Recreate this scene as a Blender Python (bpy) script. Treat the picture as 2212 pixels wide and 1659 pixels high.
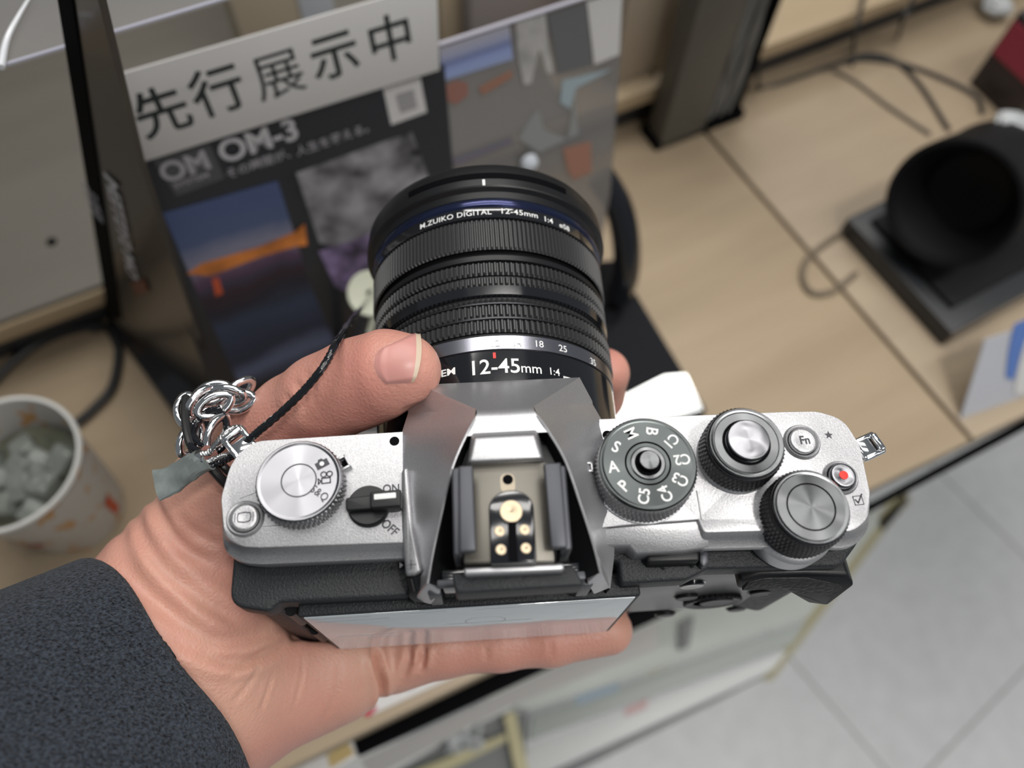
import bpy, bmesh, math, random
import numpy as np
from mathutils import Vector, Matrix

C = bpy.context.scene.collection
D = bpy.data
for o in list(D.objects): D.objects.remove(o, do_unlink=True)
random.seed(4)
PI = math.pi
R = math.radians

# ------------------------------------------------------------------ viewpoint
# Units in this script: millimetres in a frame whose origin lies on the silver
# camera's top plate above the lens mount: x right, y forward along the lens, z up.
# The shop floor is at z = -1150, which becomes 0 in the scene (metres).
FPX = 1680.0; PP = (1106.0, 829.5); FZ = 1150.0
def _pose():
    Z = -np.array([1050-PP[0], 1662-PP[1], FPX]); Z /= np.linalg.norm(Z)
    p = np.array([1085-PP[0], 1000-PP[1], FPX])
    r = R(-3.0); q = p + np.array([math.cos(r), math.sin(r), 0])*100
    X = np.cross(np.cross(p, q), Z); X /= np.linalg.norm(X)
    if X[0] < 0: X = -X
    Y = np.cross(Z, X)
    return np.stack([X, Y, Z], 1), p/FPX*165.9
RM, TV = _pose()
CAM = -RM.T @ TV
def ray(px, py): return RM.T @ np.array([px-PP[0], py-PP[1], FPX])
def at(px, py, z=0.0):
    d = ray(px, py); s = (z-CAM[2])/d[2]; return CAM + s*d
def aty(px, py, y):
    d = ray(px, py); s = (y-CAM[1])/d[1]; return CAM + s*d
def on(px, py, P0, N):
    d = ray(px, py); s = ((np.array(P0)-CAM) @ np.array(N))/(d @ np.array(N)); return CAM + s*d
def W(p): return Vector((p[0]*.001, p[1]*.001, (p[2]+FZ)*.001))

cd = D.cameras.new('view'); cam = D.objects.new('view', cd); C.objects.link(cam)
cd.sensor_width = 36.0; cd.sensor_fit = 'HORIZONTAL'; cd.lens = FPX/2212*36
cd.clip_start = .01; cd.clip_end = 50
rot = Matrix([[RM[0][i], -RM[1][i], -RM[2][i]] for i in range(3)])
cam.matrix_world = Matrix.Translation(W(CAM)) @ rot.to_4x4()
cd.dof.use_dof = True; cd.dof.focus_distance = .176; cd.dof.aperture_fstop = 8.6
bpy.context.scene.camera = cam

# ------------------------------------------------------------------ light
sc = bpy.context.scene
sc.view_settings.view_transform = 'Standard'; sc.view_settings.look = 'None'
sc.view_settings.gamma = 1.0; sc.view_settings.use_curve_mapping = False
sc.view_settings.exposure = 0.22
wd = D.worlds.new('shop_air'); sc.world = wd; wd.use_nodes = True
wd.node_tree.nodes['Background'].inputs[0].default_value = (.80, .86, .90, 1)
wd.node_tree.nodes['Background'].inputs[1].default_value = .15
def tube_light(x, y, z, lx, ly, power, rz=0, col=(1, .97, .93)):
    l = D.lights.new('ceiling_tube', 'AREA'); l.shape = 'RECTANGLE'; l.size = lx; l.size_y = ly
    l.energy = power; l.color = col
    o = D.objects.new('ceiling_tube', l); C.objects.link(o); o.location = (x, y, z); o.rotation_euler = (0, 0, rz)
for (x, y, p) in ((.85, -.15, 8), (1.1, -1.1, 8), (2.4, -.3, 6)):
    tube_light(x, y, 2.75, 1.25, .16, p, R(22))
for (y, p) in ((.30, 4.5), (.66, 6), (1.05, 8), (1.7, 11)): tube_light(.12, y, 2.75, 1.5, .13, p, R(6))

sl_ = D.lights.new('added_spot', 'SPOT'); sl_.energy = 29; sl_.spot_size = R(30); sl_.spot_blend = 1.0; sl_.shadow_soft_size = .06; sl_.color = (1, .97, .92)  # unseen spot added to grade the light across the counter
so_ = D.objects.new('added_spot', sl_); C.objects.link(so_); so_.location = (.42, -.30, 2.7)
so_.rotation_euler = (Vector((.20, -.03, .9))-Vector((.42, -.30, 2.7))).to_track_quat('-Z', 'Y').to_euler()

# ------------------------------------------------------------------ mesh helpers
class MB:
    def __init__(s): s.v = []; s.f = []; s.m = []
    def add(s, vs, fs, mat=0):
        b = len(s.v); s.v += [tuple(float(c) for c in p) for p in vs]
        s.f += [tuple(b+i for i in f) for f in fs]; s.m += [mat]*len(fs); return s
    def build(s, name, mats, parent=None, ang=35, bevel=0, bseg=2):
        org = (0, 0, -FZ)
        if parent is not None: org = parent['_o'] if '_o' in parent else org
        me = D.meshes.new(name)
        ow = W(org)
        me.from_pydata([tuple(W(p)-ow) for p in s.v], [], s.f)
        if not isinstance(mats, (list, tuple)): mats = [mats]
        for m in mats: me.materials.append(m)
        me.polygons.foreach_set('material_index', s.m)
        bm = bmesh.new(); bm.from_mesh(me)
        bmesh.ops.remove_doubles(bm, verts=bm.verts, dist=2e-6)
        bmesh.ops.recalc_face_normals(bm, faces=bm.faces)
        if bevel:
            es = [e for e in bm.edges if len(e.link_faces) == 2 and e.calc_face_angle(0) > R(30)]
            bmesh.ops.bevel(bm, geom=es, offset=bevel*.001, segments=bseg, profile=.5, affect='EDGES', clamp_overlap=True)
        for f in bm.faces: f.smooth = True
        for e in bm.edges:
            if len(e.link_faces) == 2 and e.calc_face_angle(0) > R(ang): e.smooth = False
        bm.to_mesh(me); bm.free()
        o = D.objects.new(name, me); C.objects.link(o)
        if parent is not None: o.parent = parent; o['_o'] = org
        return o
def thing(name, label, cat, at_=(0, 0, 0), group=None):
    o = D.objects.new(name, None); C.objects.link(o); o.location = W(at_); o.empty_display_size = .02
    o['_o'] = tuple(float(c) for c in at_); o['label'] = label; o['category'] = cat
    if group: o['group'] = group
    return o
def tag(o, label, cat, group=None):
    o['label'] = label; o['category'] = cat
    if group: o['group'] = group
    return o
def struct(o): o['kind'] = 'structure'; return o

def fr(o=(0, 0, 0), x=(1, 0, 0), y=(0, 1, 0), z=(0, 0, 1)):
    o, x, y, z = map(np.array, (o, x, y, z))
    return lambda u, v, w=0.0: o + x*u + y*v + z*w
ID = fr()
def revolve(mb, prof, seg=64, F=ID, rf=None, mat=0, cap0=True, cap1=True, a0=0, a1=2*PI):
    full = abs(a1-a0-2*PI) < 1e-6; n = seg if full else seg+1
    vs = []; fs = []
    for k, (r, z) in enumerate(prof):
        for i in range(n):
            a = a0+(a1-a0)*i/seg; rr = r+(rf(k, i, a) if rf else 0)
            vs.append(F(rr*math.cos(a), rr*math.sin(a), z))
    for k in range(len(prof)-1):
        for i in range(seg):
            j = (i+1) % n
            fs.append((k*n+i, k*n+j, (k+1)*n+j, (k+1)*n+i))
    if cap0 and full: fs.append(tuple(reversed(range(n))))
    if cap1 and full: fs.append(tuple((len(prof)-1)*n+i for i in range(n)))
    mb.add(vs, fs, mat); return mb
def boxm(mb, c, s, F=ID, mat=0):
    x, y, z = c; a, b, h = s[0]/2, s[1]/2, s[2]/2
    vs = [F(x+i*a, y+j*b, z+k*h) for k in (-1, 1) for j in (-1, 1) for i in (-1, 1)]
    mb.add(vs, [(0, 2, 3, 1), (4, 5, 7, 6), (0, 1, 5, 4), (2, 6, 7, 3), (0, 4, 6, 2), (1, 3, 7, 5)], mat); return mb
def prism(mb, pts, z0, z1, F=ID, mat=0):
    n = len(pts)
    vs = [F(p[0], p[1], z0) for p in pts]+[F(p[0], p[1], z1) for p in pts]
    fs = [tuple(reversed(range(n))), tuple(range(n, 2*n))]+[(i, (i+1) % n, n+(i+1) % n, n+i) for i in range(n)]
    mb.add(vs, fs, mat); return mb
def hull2(mb, A, B, mat=0):
    n = len(A); mb.add(list(A)+list(B), [tuple(reversed(range(n))), tuple(range(n, 2*n))]+[(i, (i+1) % n, n+(i+1) % n, n+i) for i in range(n)], mat); return mb
def loft(mb, rings, cap=True, mat=0, closed=True):
    n = len(rings[0]); vs = [p for r in rings for p in r]; fs = []
    for k in range(len(rings)-1):
        for i in range(n if closed else n-1):
            j = (i+1) % n; fs.append((k*n+i, k*n+j, (k+1)*n+j, (k+1)*n+i))
    if cap: fs += [tuple(reversed(range(n))), tuple((len(rings)-1)*n+i for i in range(n))]
    mb.add(vs, fs, mat); return mb
def cr(points, n=8):
    P = [np.array(p, float) for p in points]; P = [2*P[0]-P[1]]+P+[2*P[-1]-P[-2]]; out = []
    for i in range(1, len(P)-2):
        for k in range(n):
            t = k/n; a, b, c, d = P[i-1:i+3]
            out.append(.5*((2*b)+(c-a)*t+(2*a-5*b+4*c-d)*t*t+(3*b-a-3*c+d)*t**3))
    out.append(P[-2]); return out
def tube(mb, path, r, seg=10, mat=0, closed=False, twist=0, star=0, sn=3):
    P = [np.array(p, float) for p in path]; n = len(P); rings = []
    T = []
    for i in range(n):
        a = P[(i-1) % n] if (closed or i > 0) else P[i]; b = P[(i+1) % n] if (closed or i < n-1) else P[i]
        t = b-a; T.append(t/(np.linalg.norm(t)+1e-9))
    up = np.array([0, 0, 1.]) if abs(T[0][2]) < .9 else np.array([1., 0, 0])
    N = np.cross(T[0], up); N /= np.linalg.norm(N); L = 0
    for i in range(n):
        N = N-T[i]*(N@T[i]); N /= np.linalg.norm(N)+1e-9; B = np.cross(T[i], N)
        if i: L += np.linalg.norm(P[i]-P[i-1])
        rr = r(i/(n-1)) if callable(r) else r
        rings.append([P[i]+(N*math.cos(a)+B*math.sin(a))*rr*(1+star*math.cos(sn*(a-twist*L))) for a in [2*PI*k/seg for k in range(seg)]])
    if closed: rings.append(rings[0])
    loft(mb, rings, cap=not closed, mat=mat); return mb
def rpoly(pts, r, n=6):
    """polygon with its corners rounded"""
    out = []; m = len(pts); P = [np.array(p[:2], float) for p in pts]
    for i in range(m):
        a, b, c = P[i-1], P[i], P[(i+1) % m]; rr = r[i] if isinstance(r, (list, tuple)) else r
        if rr <= 0: out.append(b); continue
        u = a-b; w = c-b; lu, lw = np.linalg.norm(u), np.linalg.norm(w); u /= lu; w /= lw
        ang = math.acos(max(-1, min(1, u@w))); t = min(rr/math.tan(ang/2), lu*.48, lw*.48)
        for k in range(n+1):
            s = k/n; out.append((1-s)**2*(b+u*t)+2*s*(1-s)*b+s*s*(b+w*t))
    return out
_fonts = {}
def glyphs(mb, s, size, fn, bold=0.0, mat=0, sx=1.0, thick=.04, align='CENTER', spacing=1.0):
    """flat lettering; fn maps (u, v, height) in mm to a point"""
    cu = D.curves.new('lettering', 'FONT'); cu.body = s; cu.size = size; cu.offset = bold*size*.03
    cu.align_x = align; cu.align_y = 'CENTER'; cu.extrude = thick/2; cu.space_character = spacing; cu.resolution_u = 4
    ob = D.objects.new('lettering', cu); C.objects.link(ob)
    me = D.meshes.new_from_object(ob.evaluated_get(bpy.context.evaluated_depsgraph_get()))
    vs = [fn(v.co.x*sx, v.co.y, v.co.z+thick/2) for v in me.vertices]
    fs = [tuple(p.vertices) for p in me.polygons]
    mb.add(vs, fs, mat)
    D.objects.remove(ob); D.meshes.remove(me); D.curves.remove(cu); return mb
def ring2(mb, cx, cy, r0, r1, fn, seg=40, h=.04, mat=0):
    vs = []; fs = []
    for i in range(seg):
        a = 2*PI*i/seg
        for r in (r0, r1): vs.append(fn(cx+r*math.cos(a), cy+r*math.sin(a), h))
    for i in range(seg):
        j = (i+1) % seg; fs.append((2*i, 2*i+1, 2*j+1, 2*j))
    mb.add(vs, fs, mat); return mb
def flat(mb, pts, fn, h=.04, mat=0):
    mb.add([fn(p[0], p[1], h) for p in pts], [tuple(range(len(pts)))], mat); return mb
def disc(cx, cy, r, n=40): return [(cx+r*math.cos(2*PI*k/n), cy+r*math.sin(2*PI*k/n)) for k in range(n)]
def stroke(mb, pts, w, fn, h=.04, mat=0, closed=False):
    P = [np.array(p, float) for p in pts]
    if closed: P.append(P[0])
    for a, b in zip(P[:-1], P[1:]):
        t = (b-a)/(np.linalg.norm(b-a)+1e-9); n = np.array([-t[1], t[0]])*w/2; e = t*w/2
        flat(mb, [a-e-n, b+e-n, b+e+n, a-e+n], fn, h, mat)
    return mb
def spin(c, ang, fn=ID, z=0):
    """2D frame centred at c, turned by ang degrees, on the plane z"""
    ca, sa = math.cos(R(ang)), math.sin(R(ang))
    return lambda u, v, w=0.0: fn(c[0]+u*ca-v*sa, c[1]+u*sa+v*ca, z+w)

# ------------------------------------------------------------------ materials
def mat(name, col, rough=.5, metal=0, bump=None, bdist=.0002, var=None, aniso=0, film=0, sss=0, trans=0, spec=.5, coat=0, rvar=0, alpha=1, emit=0, ior=1.45):
    m = D.materials.new(name); m.use_nodes = True; nt = m.node_tree; N = nt.nodes; L = nt.links
    b = N['Principled BSDF']; I = b.inputs
    I['Base Color'].default_value = (*col, 1); I['Roughness'].default_value = rough; I['Metallic'].default_value = metal
    I['Specular IOR Level'].default_value = spec; I['IOR'].default_value = ior
    tc = N.new('ShaderNodeTexCoord')
    if var:   # (scale, amount, detail)
        n = N.new('ShaderNodeTexNoise'); n.inputs['Scale'].default_value = var[0]; n.inputs['Detail'].default_value = var[2] if len(var) > 2 else 3
        L.new(tc.outputs['Object'], n.inputs['Vector'])
        r = N.new('ShaderNodeMapRange'); r.inputs['From Min'].default_value = .3; r.inputs['From Max'].default_value = .7
        r.inputs['To Min'].default_value = 1-var[1]; r.inputs['To Max'].default_value = 1+var[1]
        L.new(n.outputs['Fac'], r.inputs['Value'])
        mx = N.new('ShaderNodeVectorMath'); mx.operation = 'SCALE'; mx.inputs[0].default_value = col
        L.new(r.outputs[0], mx.inputs['Scale']); L.new(mx.outputs[0], I['Base Color'])
        if rvar:
            r2 = N.new('ShaderNodeMapRange'); r2.inputs['To Min'].default_value = max(0, rough-rvar); r2.inputs['To Max'].default_value = rough+rvar
            L.new(n.outputs['Fac'], r2.inputs['Value']); L.new(r2.outputs[0], I['Roughness'])
    prev = None
    for (sc_, st, kind) in (bump or []):
        if kind == 'n':
            t = N.new('ShaderNodeTexNoise'); t.inputs['Detail'].default_value = 2; o = 'Fac'
        else:
            t = N.new('ShaderNodeTexVoronoi'); t.feature = 'SMOOTH_F1' if kind == 'v' else 'DISTANCE_TO_EDGE'; o = 'Distance'
        t.inputs['Scale'].default_value = sc_; L.new(tc.outputs['Object'], t.inputs['Vector'])
        bp = N.new('ShaderNodeBump'); bp.inputs['Strength'].default_value = st; bp.inputs['Distance'].default_value = bdist
        L.new(t.outputs[o], bp.inputs['Height'])
        if prev: L.new(prev.outputs[0], bp.inputs['Normal'])
        prev = bp
    if prev: L.new(prev.outputs[0], I['Normal'])
    if aniso:
        I['Anisotropic'].default_value = aniso
        t = N.new('ShaderNodeTangent'); t.direction_type = 'RADIAL'; t.axis = 'Z'; L.new(t.outputs[0], I['Tangent'])
    if film: I['Thin Film Thickness'].default_value = film; I['Thin Film IOR'].default_value = 1.6
    if sss:
        I['Subsurface Weight'].default_value = sss; I['Subsurface Radius'].default_value = (1, .35, .2); I['Subsurface Scale'].default_value = .0035
    if trans: I['Transmission Weight'].default_value = trans
    if coat: I['Coat Weight'].default_value = coat; I['Coat Roughness'].default_value = .08
    if alpha < 1: I['Alpha'].default_value = alpha
    if emit: I['Emission Color'].default_value = (*col, 1); I['Emission Strength'].default_value = emit
    m['n'] = 0
    return m
def wood(name, c1, c2, rz=0, sc_=18, rough=.45):
    m = mat(name, c1, rough); nt = m.node_tree; N = nt.nodes; L = nt.links
    tc = N.new('ShaderNodeTexCoord'); mp = N.new('ShaderNodeMapping'); mp.inputs['Rotation'].default_value = (0, 0, rz)
    mp2 = N.new('ShaderNodeMapping'); mp2.inputs['Scale'].default_value = (.12, 1, 1)
    L.new(tc.outputs['Object'], mp.inputs[0]); L.new(mp.outputs[0], mp2.inputs[0])
    n = N.new('ShaderNodeTexNoise'); n.inputs['Scale'].default_value = sc_; n.inputs['Detail'].default_value = 8; n.inputs['Roughness'].default_value = .6
    L.new(mp2.outputs[0], n.inputs['Vector'])
    r = N.new('ShaderNodeValToRGB'); r.color_ramp.elements[0].position = .3; r.color_ramp.elements[1].position = .7
    r.color_ramp.elements[0].color = (*c2, 1); r.color_ramp.elements[1].color = (*c1, 1)
    L.new(n.outputs['Fac'], r.inputs[0]); L.new(r.outputs[0], N['Principled BSDF'].inputs['Base Color'])
    return m
M = {}
M['silver'] = mat('silver_paint', (.45, .45, .465), .42, .82, [(2600, .55, 'n')], .00006, (3200, .13, 2))
M['silver_smooth'] = mat('satin_silver', (.58, .58, .60), .42, .85, [(3000, .3, 'n')], .00004, (3200, .07, 2))
M['spun'] = mat('spun_aluminium', (.29, .29, .31), .28, 1, aniso=.9, film=300)
M['spun_dark'] = mat('spun_dark_metal', (.13, .135, .14), .22, 1, aniso=.9, film=520)
M['mode'] = mat('anodised_dial_face', (.07, .078, .078), .28, 1, aniso=.8, film=560)
def filmvar(m, lo, hi, sc_):
    nt = m.node_tree; tc = nt.nodes.new('ShaderNodeTexCoord'); n = nt.nodes.new('ShaderNodeTexNoise'); n.inputs['Scale'].default_value = sc_; n.inputs['Detail'].default_value = 1
    r = nt.nodes.new('ShaderNodeMapRange'); r.inputs['From Min'].default_value = .3; r.inputs['From Max'].default_value = .7; r.inputs['To Min'].default_value = lo; r.inputs['To Max'].default_value = hi
    nt.links.new(tc.outputs['Object'], n.inputs['Vector']); nt.links.new(n.outputs['Fac'], r.inputs['Value']); nt.links.new(r.outputs[0], nt.nodes['Principled BSDF'].inputs['Thin Film Thickness'])
filmvar(M['mode'], 300, 620, 110); filmvar(M['spun_dark'], 380, 560, 130)
M['grit'] = mat('knurled_metal', (.30, .30, .31), .35, .9)
M['grit_black'] = mat('knurled_black', (.045, .045, .05), .32, .7)
M['chrome'] = mat('chrome', (.80, .81, .83), .08, 1)
M['steel'] = mat('brushed_steel', (.62, .62, .62), .25, 1)
M['black_tex'] = mat('grained_black_body', (.026, .028, .031), .46, 0, [(2300, .75, 'v'), (4200, .4, 'n')], .00016, spec=.28)
M['leather'] = mat('leatherette', (.02, .02, .022), .5, 0, [(520, 1, 'e')], .0004)
M['black'] = mat('satin_black', (.010, .0105, .012), .38, 0, [(4000, .25, 'n')], .00003, spec=.38)
M['rib'] = mat('ribbed_grip_black', (.05, .051, .053), .38, .3, [(5000, .4, 'n')], .00004)
M['gloss'] = mat('gloss_black', (.008, .009, .012), .10, 0, coat=.6)
M['pit'] = mat('dark_recess', (.003, .003, .004), .7, spec=.05)
M['gun'] = mat('gunmetal_shoe_plate', (.16, .15, .13), .42, .7, [(3500, .3, 'n')], .00003)
M['railm'] = mat('shoe_rail_paint', (.065, .068, .078), .38, .5, [(4000, .3, 'n')], .00003)
M['gold'] = mat('gold_contact', (.50, .41, .29), .42, .9)
M['ink'] = mat('dark_engraving', (.05, .05, .06), .5)
M['white'] = mat('white_lettering', (.80, .81, .81), .5)
M['red'] = mat('red_mark', (.75, .03, .02), .4)
M['band'] = mat('anodised_silver_band', (.42, .42, .48), .26, 1, film=420, aniso=0)
M['blue'] = mat('blue_anodised_ring', (.03, .045, .11), .16, .8, film=330)
M['screen'] = mat('screen_glass', (.30, .33, .35), .04, 0, spec=1.0, ior=2.0, emit=.23)
M['wood'] = wood('counter_laminate', (.40, .315, .215), (.30, .23, .155), R(-24))
M['wood_edge'] = wood('pale_board_edge', (.46, .36, .235), (.38, .29, .185), R(-24))
M['greyboard'] = wood('grey_board', (.185, .17, .145), (.14, .128, .108), R(-24), 14, .5)
M['seam'] = mat('seam_filler', (.10, .075, .05), .6)
M['cable'] = mat('black_cable', (.02, .02, .021), .4)
M['paper'] = mat('white_card', (.62, .61, .60), .6)
HRES = .8
# ================================================================== the silver camera
XC = .6          # lens axis x
ZL = -34.0       # lens axis z
cam_t = thing('mirrorless_camera', 'silver and black mirrorless camera with a ribbed black lens, held in a hand', 'camera', (10, -10, -68))
def P2(l, z=0.0): return [at(x, y, z)[:2] for x, y in l]

# --- black body
b = MB()
foot = [(-57.5, 4), (-50, 8), (70, 8), (78, 0), (78, -20), (73, -23.5), (64, -21), (-47.5, -20), (-49.5, -24.5), (-57.5, -23)]
prism(b, rpoly(foot, [5, 5, 6, 6, 6, 4, 0, 0, 1.5, 5]), -68, -15)
b.build('body_shell', M['leather'], cam_t, bevel=.5)
b = MB()
top = [(-58, 4), (-50, 8), (70, 8), (78.3, 0), (78.5, -18), (72, -24.2), (43, -23), (38, -25), (24, -25), (24, -20), (-20, -20), (-21, -24.8), (-47.5, -24.5), (-49.6, -26.2), (-57.8, -24.5)]
prism(b, rpoly(top, [5, 5, 6, 6, 7, 4, 1, 1, 0, 0, 0, 0, 1, 1.5, 4]), -16, -9.5)
b.build('body_rim', M['black_tex'], cam_t, bevel=.8, bseg=3)

# --- silver top cover: two decks with a coved rear flank
def deck(name, o0, o1, zs, m=M['silver'], ang=40):
    mb = MB(); rings = []
    for z, k, dz in zs:
        rings.append([((1-k)*np.array(p)+k*np.array(q))[0:2].tolist()+[z] for p, q in zip(o0, o1)])
    loft(mb, rings); return mb.build(name, m, cam_t, ang=ang)
def offset(poly, d):
    P = [np.array(p, float) for p in poly]; n = len(P); out = []
    A = sum(P[i-1][0]*P[i][1]-P[i][0]*P[i-1][1] for i in range(n)); s = 1 if A > 0 else -1
    for i in range(n):
        a, c = P[i-1], P[(i+1) % n]; t = c-a; t /= np.linalg.norm(t)+1e-9; out.append(P[i]+s*d*np.array([t[1], -t[0]]))
    return out
L0 = P2([(870, 933), (600, 949), (545, 953), (500, 995), (477, 1075), (484, 1160), (522, 1181), (560, 1183), (870, 1172)])
L0 = rpoly(L0, [0, 8, 7, 12, 8, 9, 6, 4, 0])
out = offset(L0, 1.0)
L1 = [(p[0] if p[0] > -22 else q[0], min(q[1], p[1]) - (1.6 if p[1] < -6 else 0)) if p[0] > -22 else (q[0], q[1]-(1.6 if p[1] < -8 else 0)) for p, q in zip(L0, out)]
deck('top_cover', L0, L1, [(-11.5, .55, 0), (-5.2, 1.0, 0), (-4.4, 1.02, 0), (-3.6, .95, 0), (-2.8, .45, 0), (-1.6, .12, 0), (-.5, .03, 0), (-.12, -.02, 0), (0, -.12, 0)])
R0 = P2([(1294, 1138), (1294, 905), (1700, 889), (1765, 888), (1822, 905), (1858, 962), (1880, 1065), (1878, 1118), (1842, 1150), (1780, 1146), (1690, 1146), (1520, 1150), (1508, 1122)])
R0 = rpoly(R0, [0, 0, 3, 8, 10, 8, 6, 6, 7, 5, 3, 1, .5])
out = offset(R0, 1.0)
R1 = [(q[0], q[1]-(1.6 if p[1] < -8 and p[0] > 39 else 0)) for p, q in zip(R0, out)]
deck('top_cover', R0, R1, [(-10.5, .5, 0), (-5.2, 1.0, 0), (-4.4, 1.02, 0), (-3.6, .95, 0), (-2.8, .45, 0), (-1.6, .12, 0), (-.5, .03, 0), (-.12, -.02, 0), (0, -.12, 0)])
# sloping apron with the key mark, behind the mode dial
ap = [(1298, 1142), (1514, 1124), (1532, 1148), (1532, 1185), (1480, 1193), (1375, 1198), (1360, 1178), (1298, 1178)]
b = MB(); A = [at(x, y, -.9) for x, y in ap[:2]]+[at(1532, 1148, -1.4), at(1532, 1182, -3.4), at(1480, 1190, -3.4), at(1375, 1195, -3.4), at(1360, 1178, -2.6), at(1298, 1178, -2.6)]
hull2(b, A, [p*np.array([1, 1, 0])+np.array([0, 0, -9.6]) for p in A])
b.build('rear_apron', M['silver'], cam_t, bevel=.25)
# panel joints
b = MB()
def groove(mb, pts, z, w=.35, d=.25):
    tube(mb, [at(x, y, z) for x, y in pts], w/2, 6)
for pts_, z_, w_ in (([(1505, 1060), (1516, 1122)], .02, .35), ([(1297, 1139), (1512, 1121)], -.1, .35), ([(518, 1076), (556, 1062)], .02, .28), ([(565, 1136), (640, 1132)], .02, .28)):
    b = MB(); groove(b, pts_, z_, w_); b.build('panel_joint', M['grit'], cam_t)
for c in ((852, 953), (1312, 940)):
    b = MB(); p = at(*c, 0); flat(b, disc(p[0], p[1], 1.05), ID, .03); b.build('screw_recess', M['pit'], cam_t)

# --- knurled dials
def knurl(mb, c, r, z0, z1, n, depth, rows, F=None, mat_=0):
    F = fr((c[0], c[1], 0)); k = rows*4; prof = [(r, z0+(z1-z0)*i/k) for i in range(k+1)]
    def rf(i, j, a):
        if i in (0, k): return -depth
        u = (a/(2*PI)*n) % 1; v = (i/4.0) % 1; s = abs(((u+i/8.0) % 1)-.5)*2; t = abs(((u-i/8.0) % 1)-.5)*2
        return depth*(min(s, t)*1.3-.8)
    revolve(mb, prof, n*6, F, rf, mat_)
def dial(name, px, z, r, zb, n, face, gm, rows=3, depth=.35, lip=True, kx=0):
    c = at(*px, z); f = fr((c[0], c[1], 0))
    g = MB(); knurl(g, c, r+kx, zb, z-.9, n, depth, rows); o = g.build(name, gm, cam_t, ang=50)
    g = MB(); revolve(g, [(r-.5, z-1.0), (r-.15, z-.8), (r-.05, z-.35), (r-.35, z), (r-.75, z), (r-1.0, z-.15), (r-1.06, z-.151), (r*.5, z-.151), (0.02, z-.151)], 128, f, cap1=False)
    d = g.build('dial_face', face, o)
    return o, c, f
# left: stills / movie / S&Q dial
ld, c, f = dial('shooting_dial', (645, 1037), 5.2, 8.7, .1, 54, M['spun'], M['grit'], 3, .42, kx=.25)
g = MB(); ring2(g, 0, 0, 3.35, 3.62, fr((c[0], c[1], 5.06)), 64); g.build('groove_ring', M['ink'], ld)
g = MB(); F5 = lambda a, r0: spin((c[0]+r0*math.cos(R(a)), c[1]+r0*math.sin(R(a))), 0, ID, 5.10)
q = at(695, 1001, 5.1); s = spin(q, 27, ID, 5.10)
flat(g, [(-1.35, -.95), (1.35, -.95), (1.35, .6), (.6, .6), (.4, 1.05), (-.4, 1.05), (-.6, .6), (-1.35, .6)], s)
q2 = at(703, 1032, 5.1); s2 = spin(q2, 4, ID, 5.10)
ring2(g, -.35, .75, .42, .68, s2); ring2(g, .85, .75, .42, .68, s2)
stroke(g, [(-.75, -1.15), (.95, -1.15), (.95, -.05), (-.75, -.05)], .24, s2, closed=True)
stroke(g, [(-1.45, -1.2), (-1.45, -.1), (-.9, -.6)], .24, s2, closed=True)
q3 = at(690, 1066, 5.1); glyphs(g, 'S&Q', 2.35, spin(q3, -38, ID, 5.10), .25, sx=.85, spacing=1.12)
g.build('dial_marks', M['ink'], ld)
g = MB(); flat(g, disc(0, -.1, .48), spin(q, 27, ID, 5.17)); g.build('dial_marks', M['white'], ld)
# index bracket beside it
g = MB(); q = at(742, 999, 1.6); s = spin(q, -62, ID, 0)
for (cx, cy, sx, sy) in ((-1.25, 0, .5, 2.0), (1.25, 0, .5, 2.0), (0, .85, 3.0, .5), (0, -.85, 3.0, .5)): boxm(g, (cx, cy, .9), (sx, sy, 1.8), s)
boxm(g, (0, 0, .2), (2, 1.4, .4), s, 1); g.build('index_mark', [M['silver'], M['pit']], cam_t, bevel=.12)

# mode dial
md, c, f = dial('mode_dial', (1400, 1000), 8.0, 10.1, .4, 72, M['mode'], M['grit'], 4, .35, kx=.35)
g = MB(); revolve(g, [(10.6, .05), (10.6, .6), (10.2, .8)], 96, f, cap1=False); g.build('dial_collar', M['silver_smooth'], md)
cc = np.array(at(1406, 999, 8.0)[:2]); ff = fr((c[0], c[1], 0))
g = MB(); revolve(g, [(4.75, 7.9), (4.6, 8.0), (3.9, 7.5), (3.55, 7.45)], 96, ff, cap0=False, cap1=False); g.build('recess_ring', M['pit'], md)
g = MB(); revolve(g, [(3.65, 7.9), (3.4, 8.15), (2.75, 8.1), (2.6, 7.9)], 96, ff, cap0=False, cap1=False); g.build('inner_ring', M['spun_dark'], md)
g = MB(); revolve(g, [(2.72, 7.95), (2.6, 8.0), (2.5, 7.9)], 64, ff); g.build('button_well', M['pit'], md)
g = MB(); revolve(g, [(2.05, 7.6), (2.05, 9.6), (1.9, 9.75), (1.85, 9.75), (1, 9.75), (.01, 9.75)], 64, ff, cap1=False); g.build('lock_button', M['spun_dark'], md)
g = MB()
for k, t in enumerate(['A', 'S', 'M', 'B', 'C1', 'C2', 'C3', 'C4', 'C5', 'P']):
    a = 184-36*k; r0 = 7.2 if len(t) < 2 else 7.15
    glyphs(g, t, 3.5 if len(t) < 2 else 3.1, spin((c[0]+r0*math.cos(R(a)), c[1]+r0*math.sin(R(a))), a-180, ID, 7.87), .6, sx=.92)
g.build('dial_lettering', M['white'], md)
g = MB(); q = at(1271, 1008, 4.6); s = spin(q, 0, ID, 0)
for (cx, cy, sx, sy) in ((-.75, 0, .45, 2.1), (.75, 0, .45, 2.1), (0, .85, 1.9, .45), (0, -.85, 1.9, .45)): boxm(g, (cx, cy, 2.0), (sx, sy, 5.2), s)
boxm(g, (0, 0, 1.8), (1.2, 1.4, 4.6), s, 1)
g.build('index_mark', [M['silver'], M['pit']], cam_t, bevel=.12)

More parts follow.
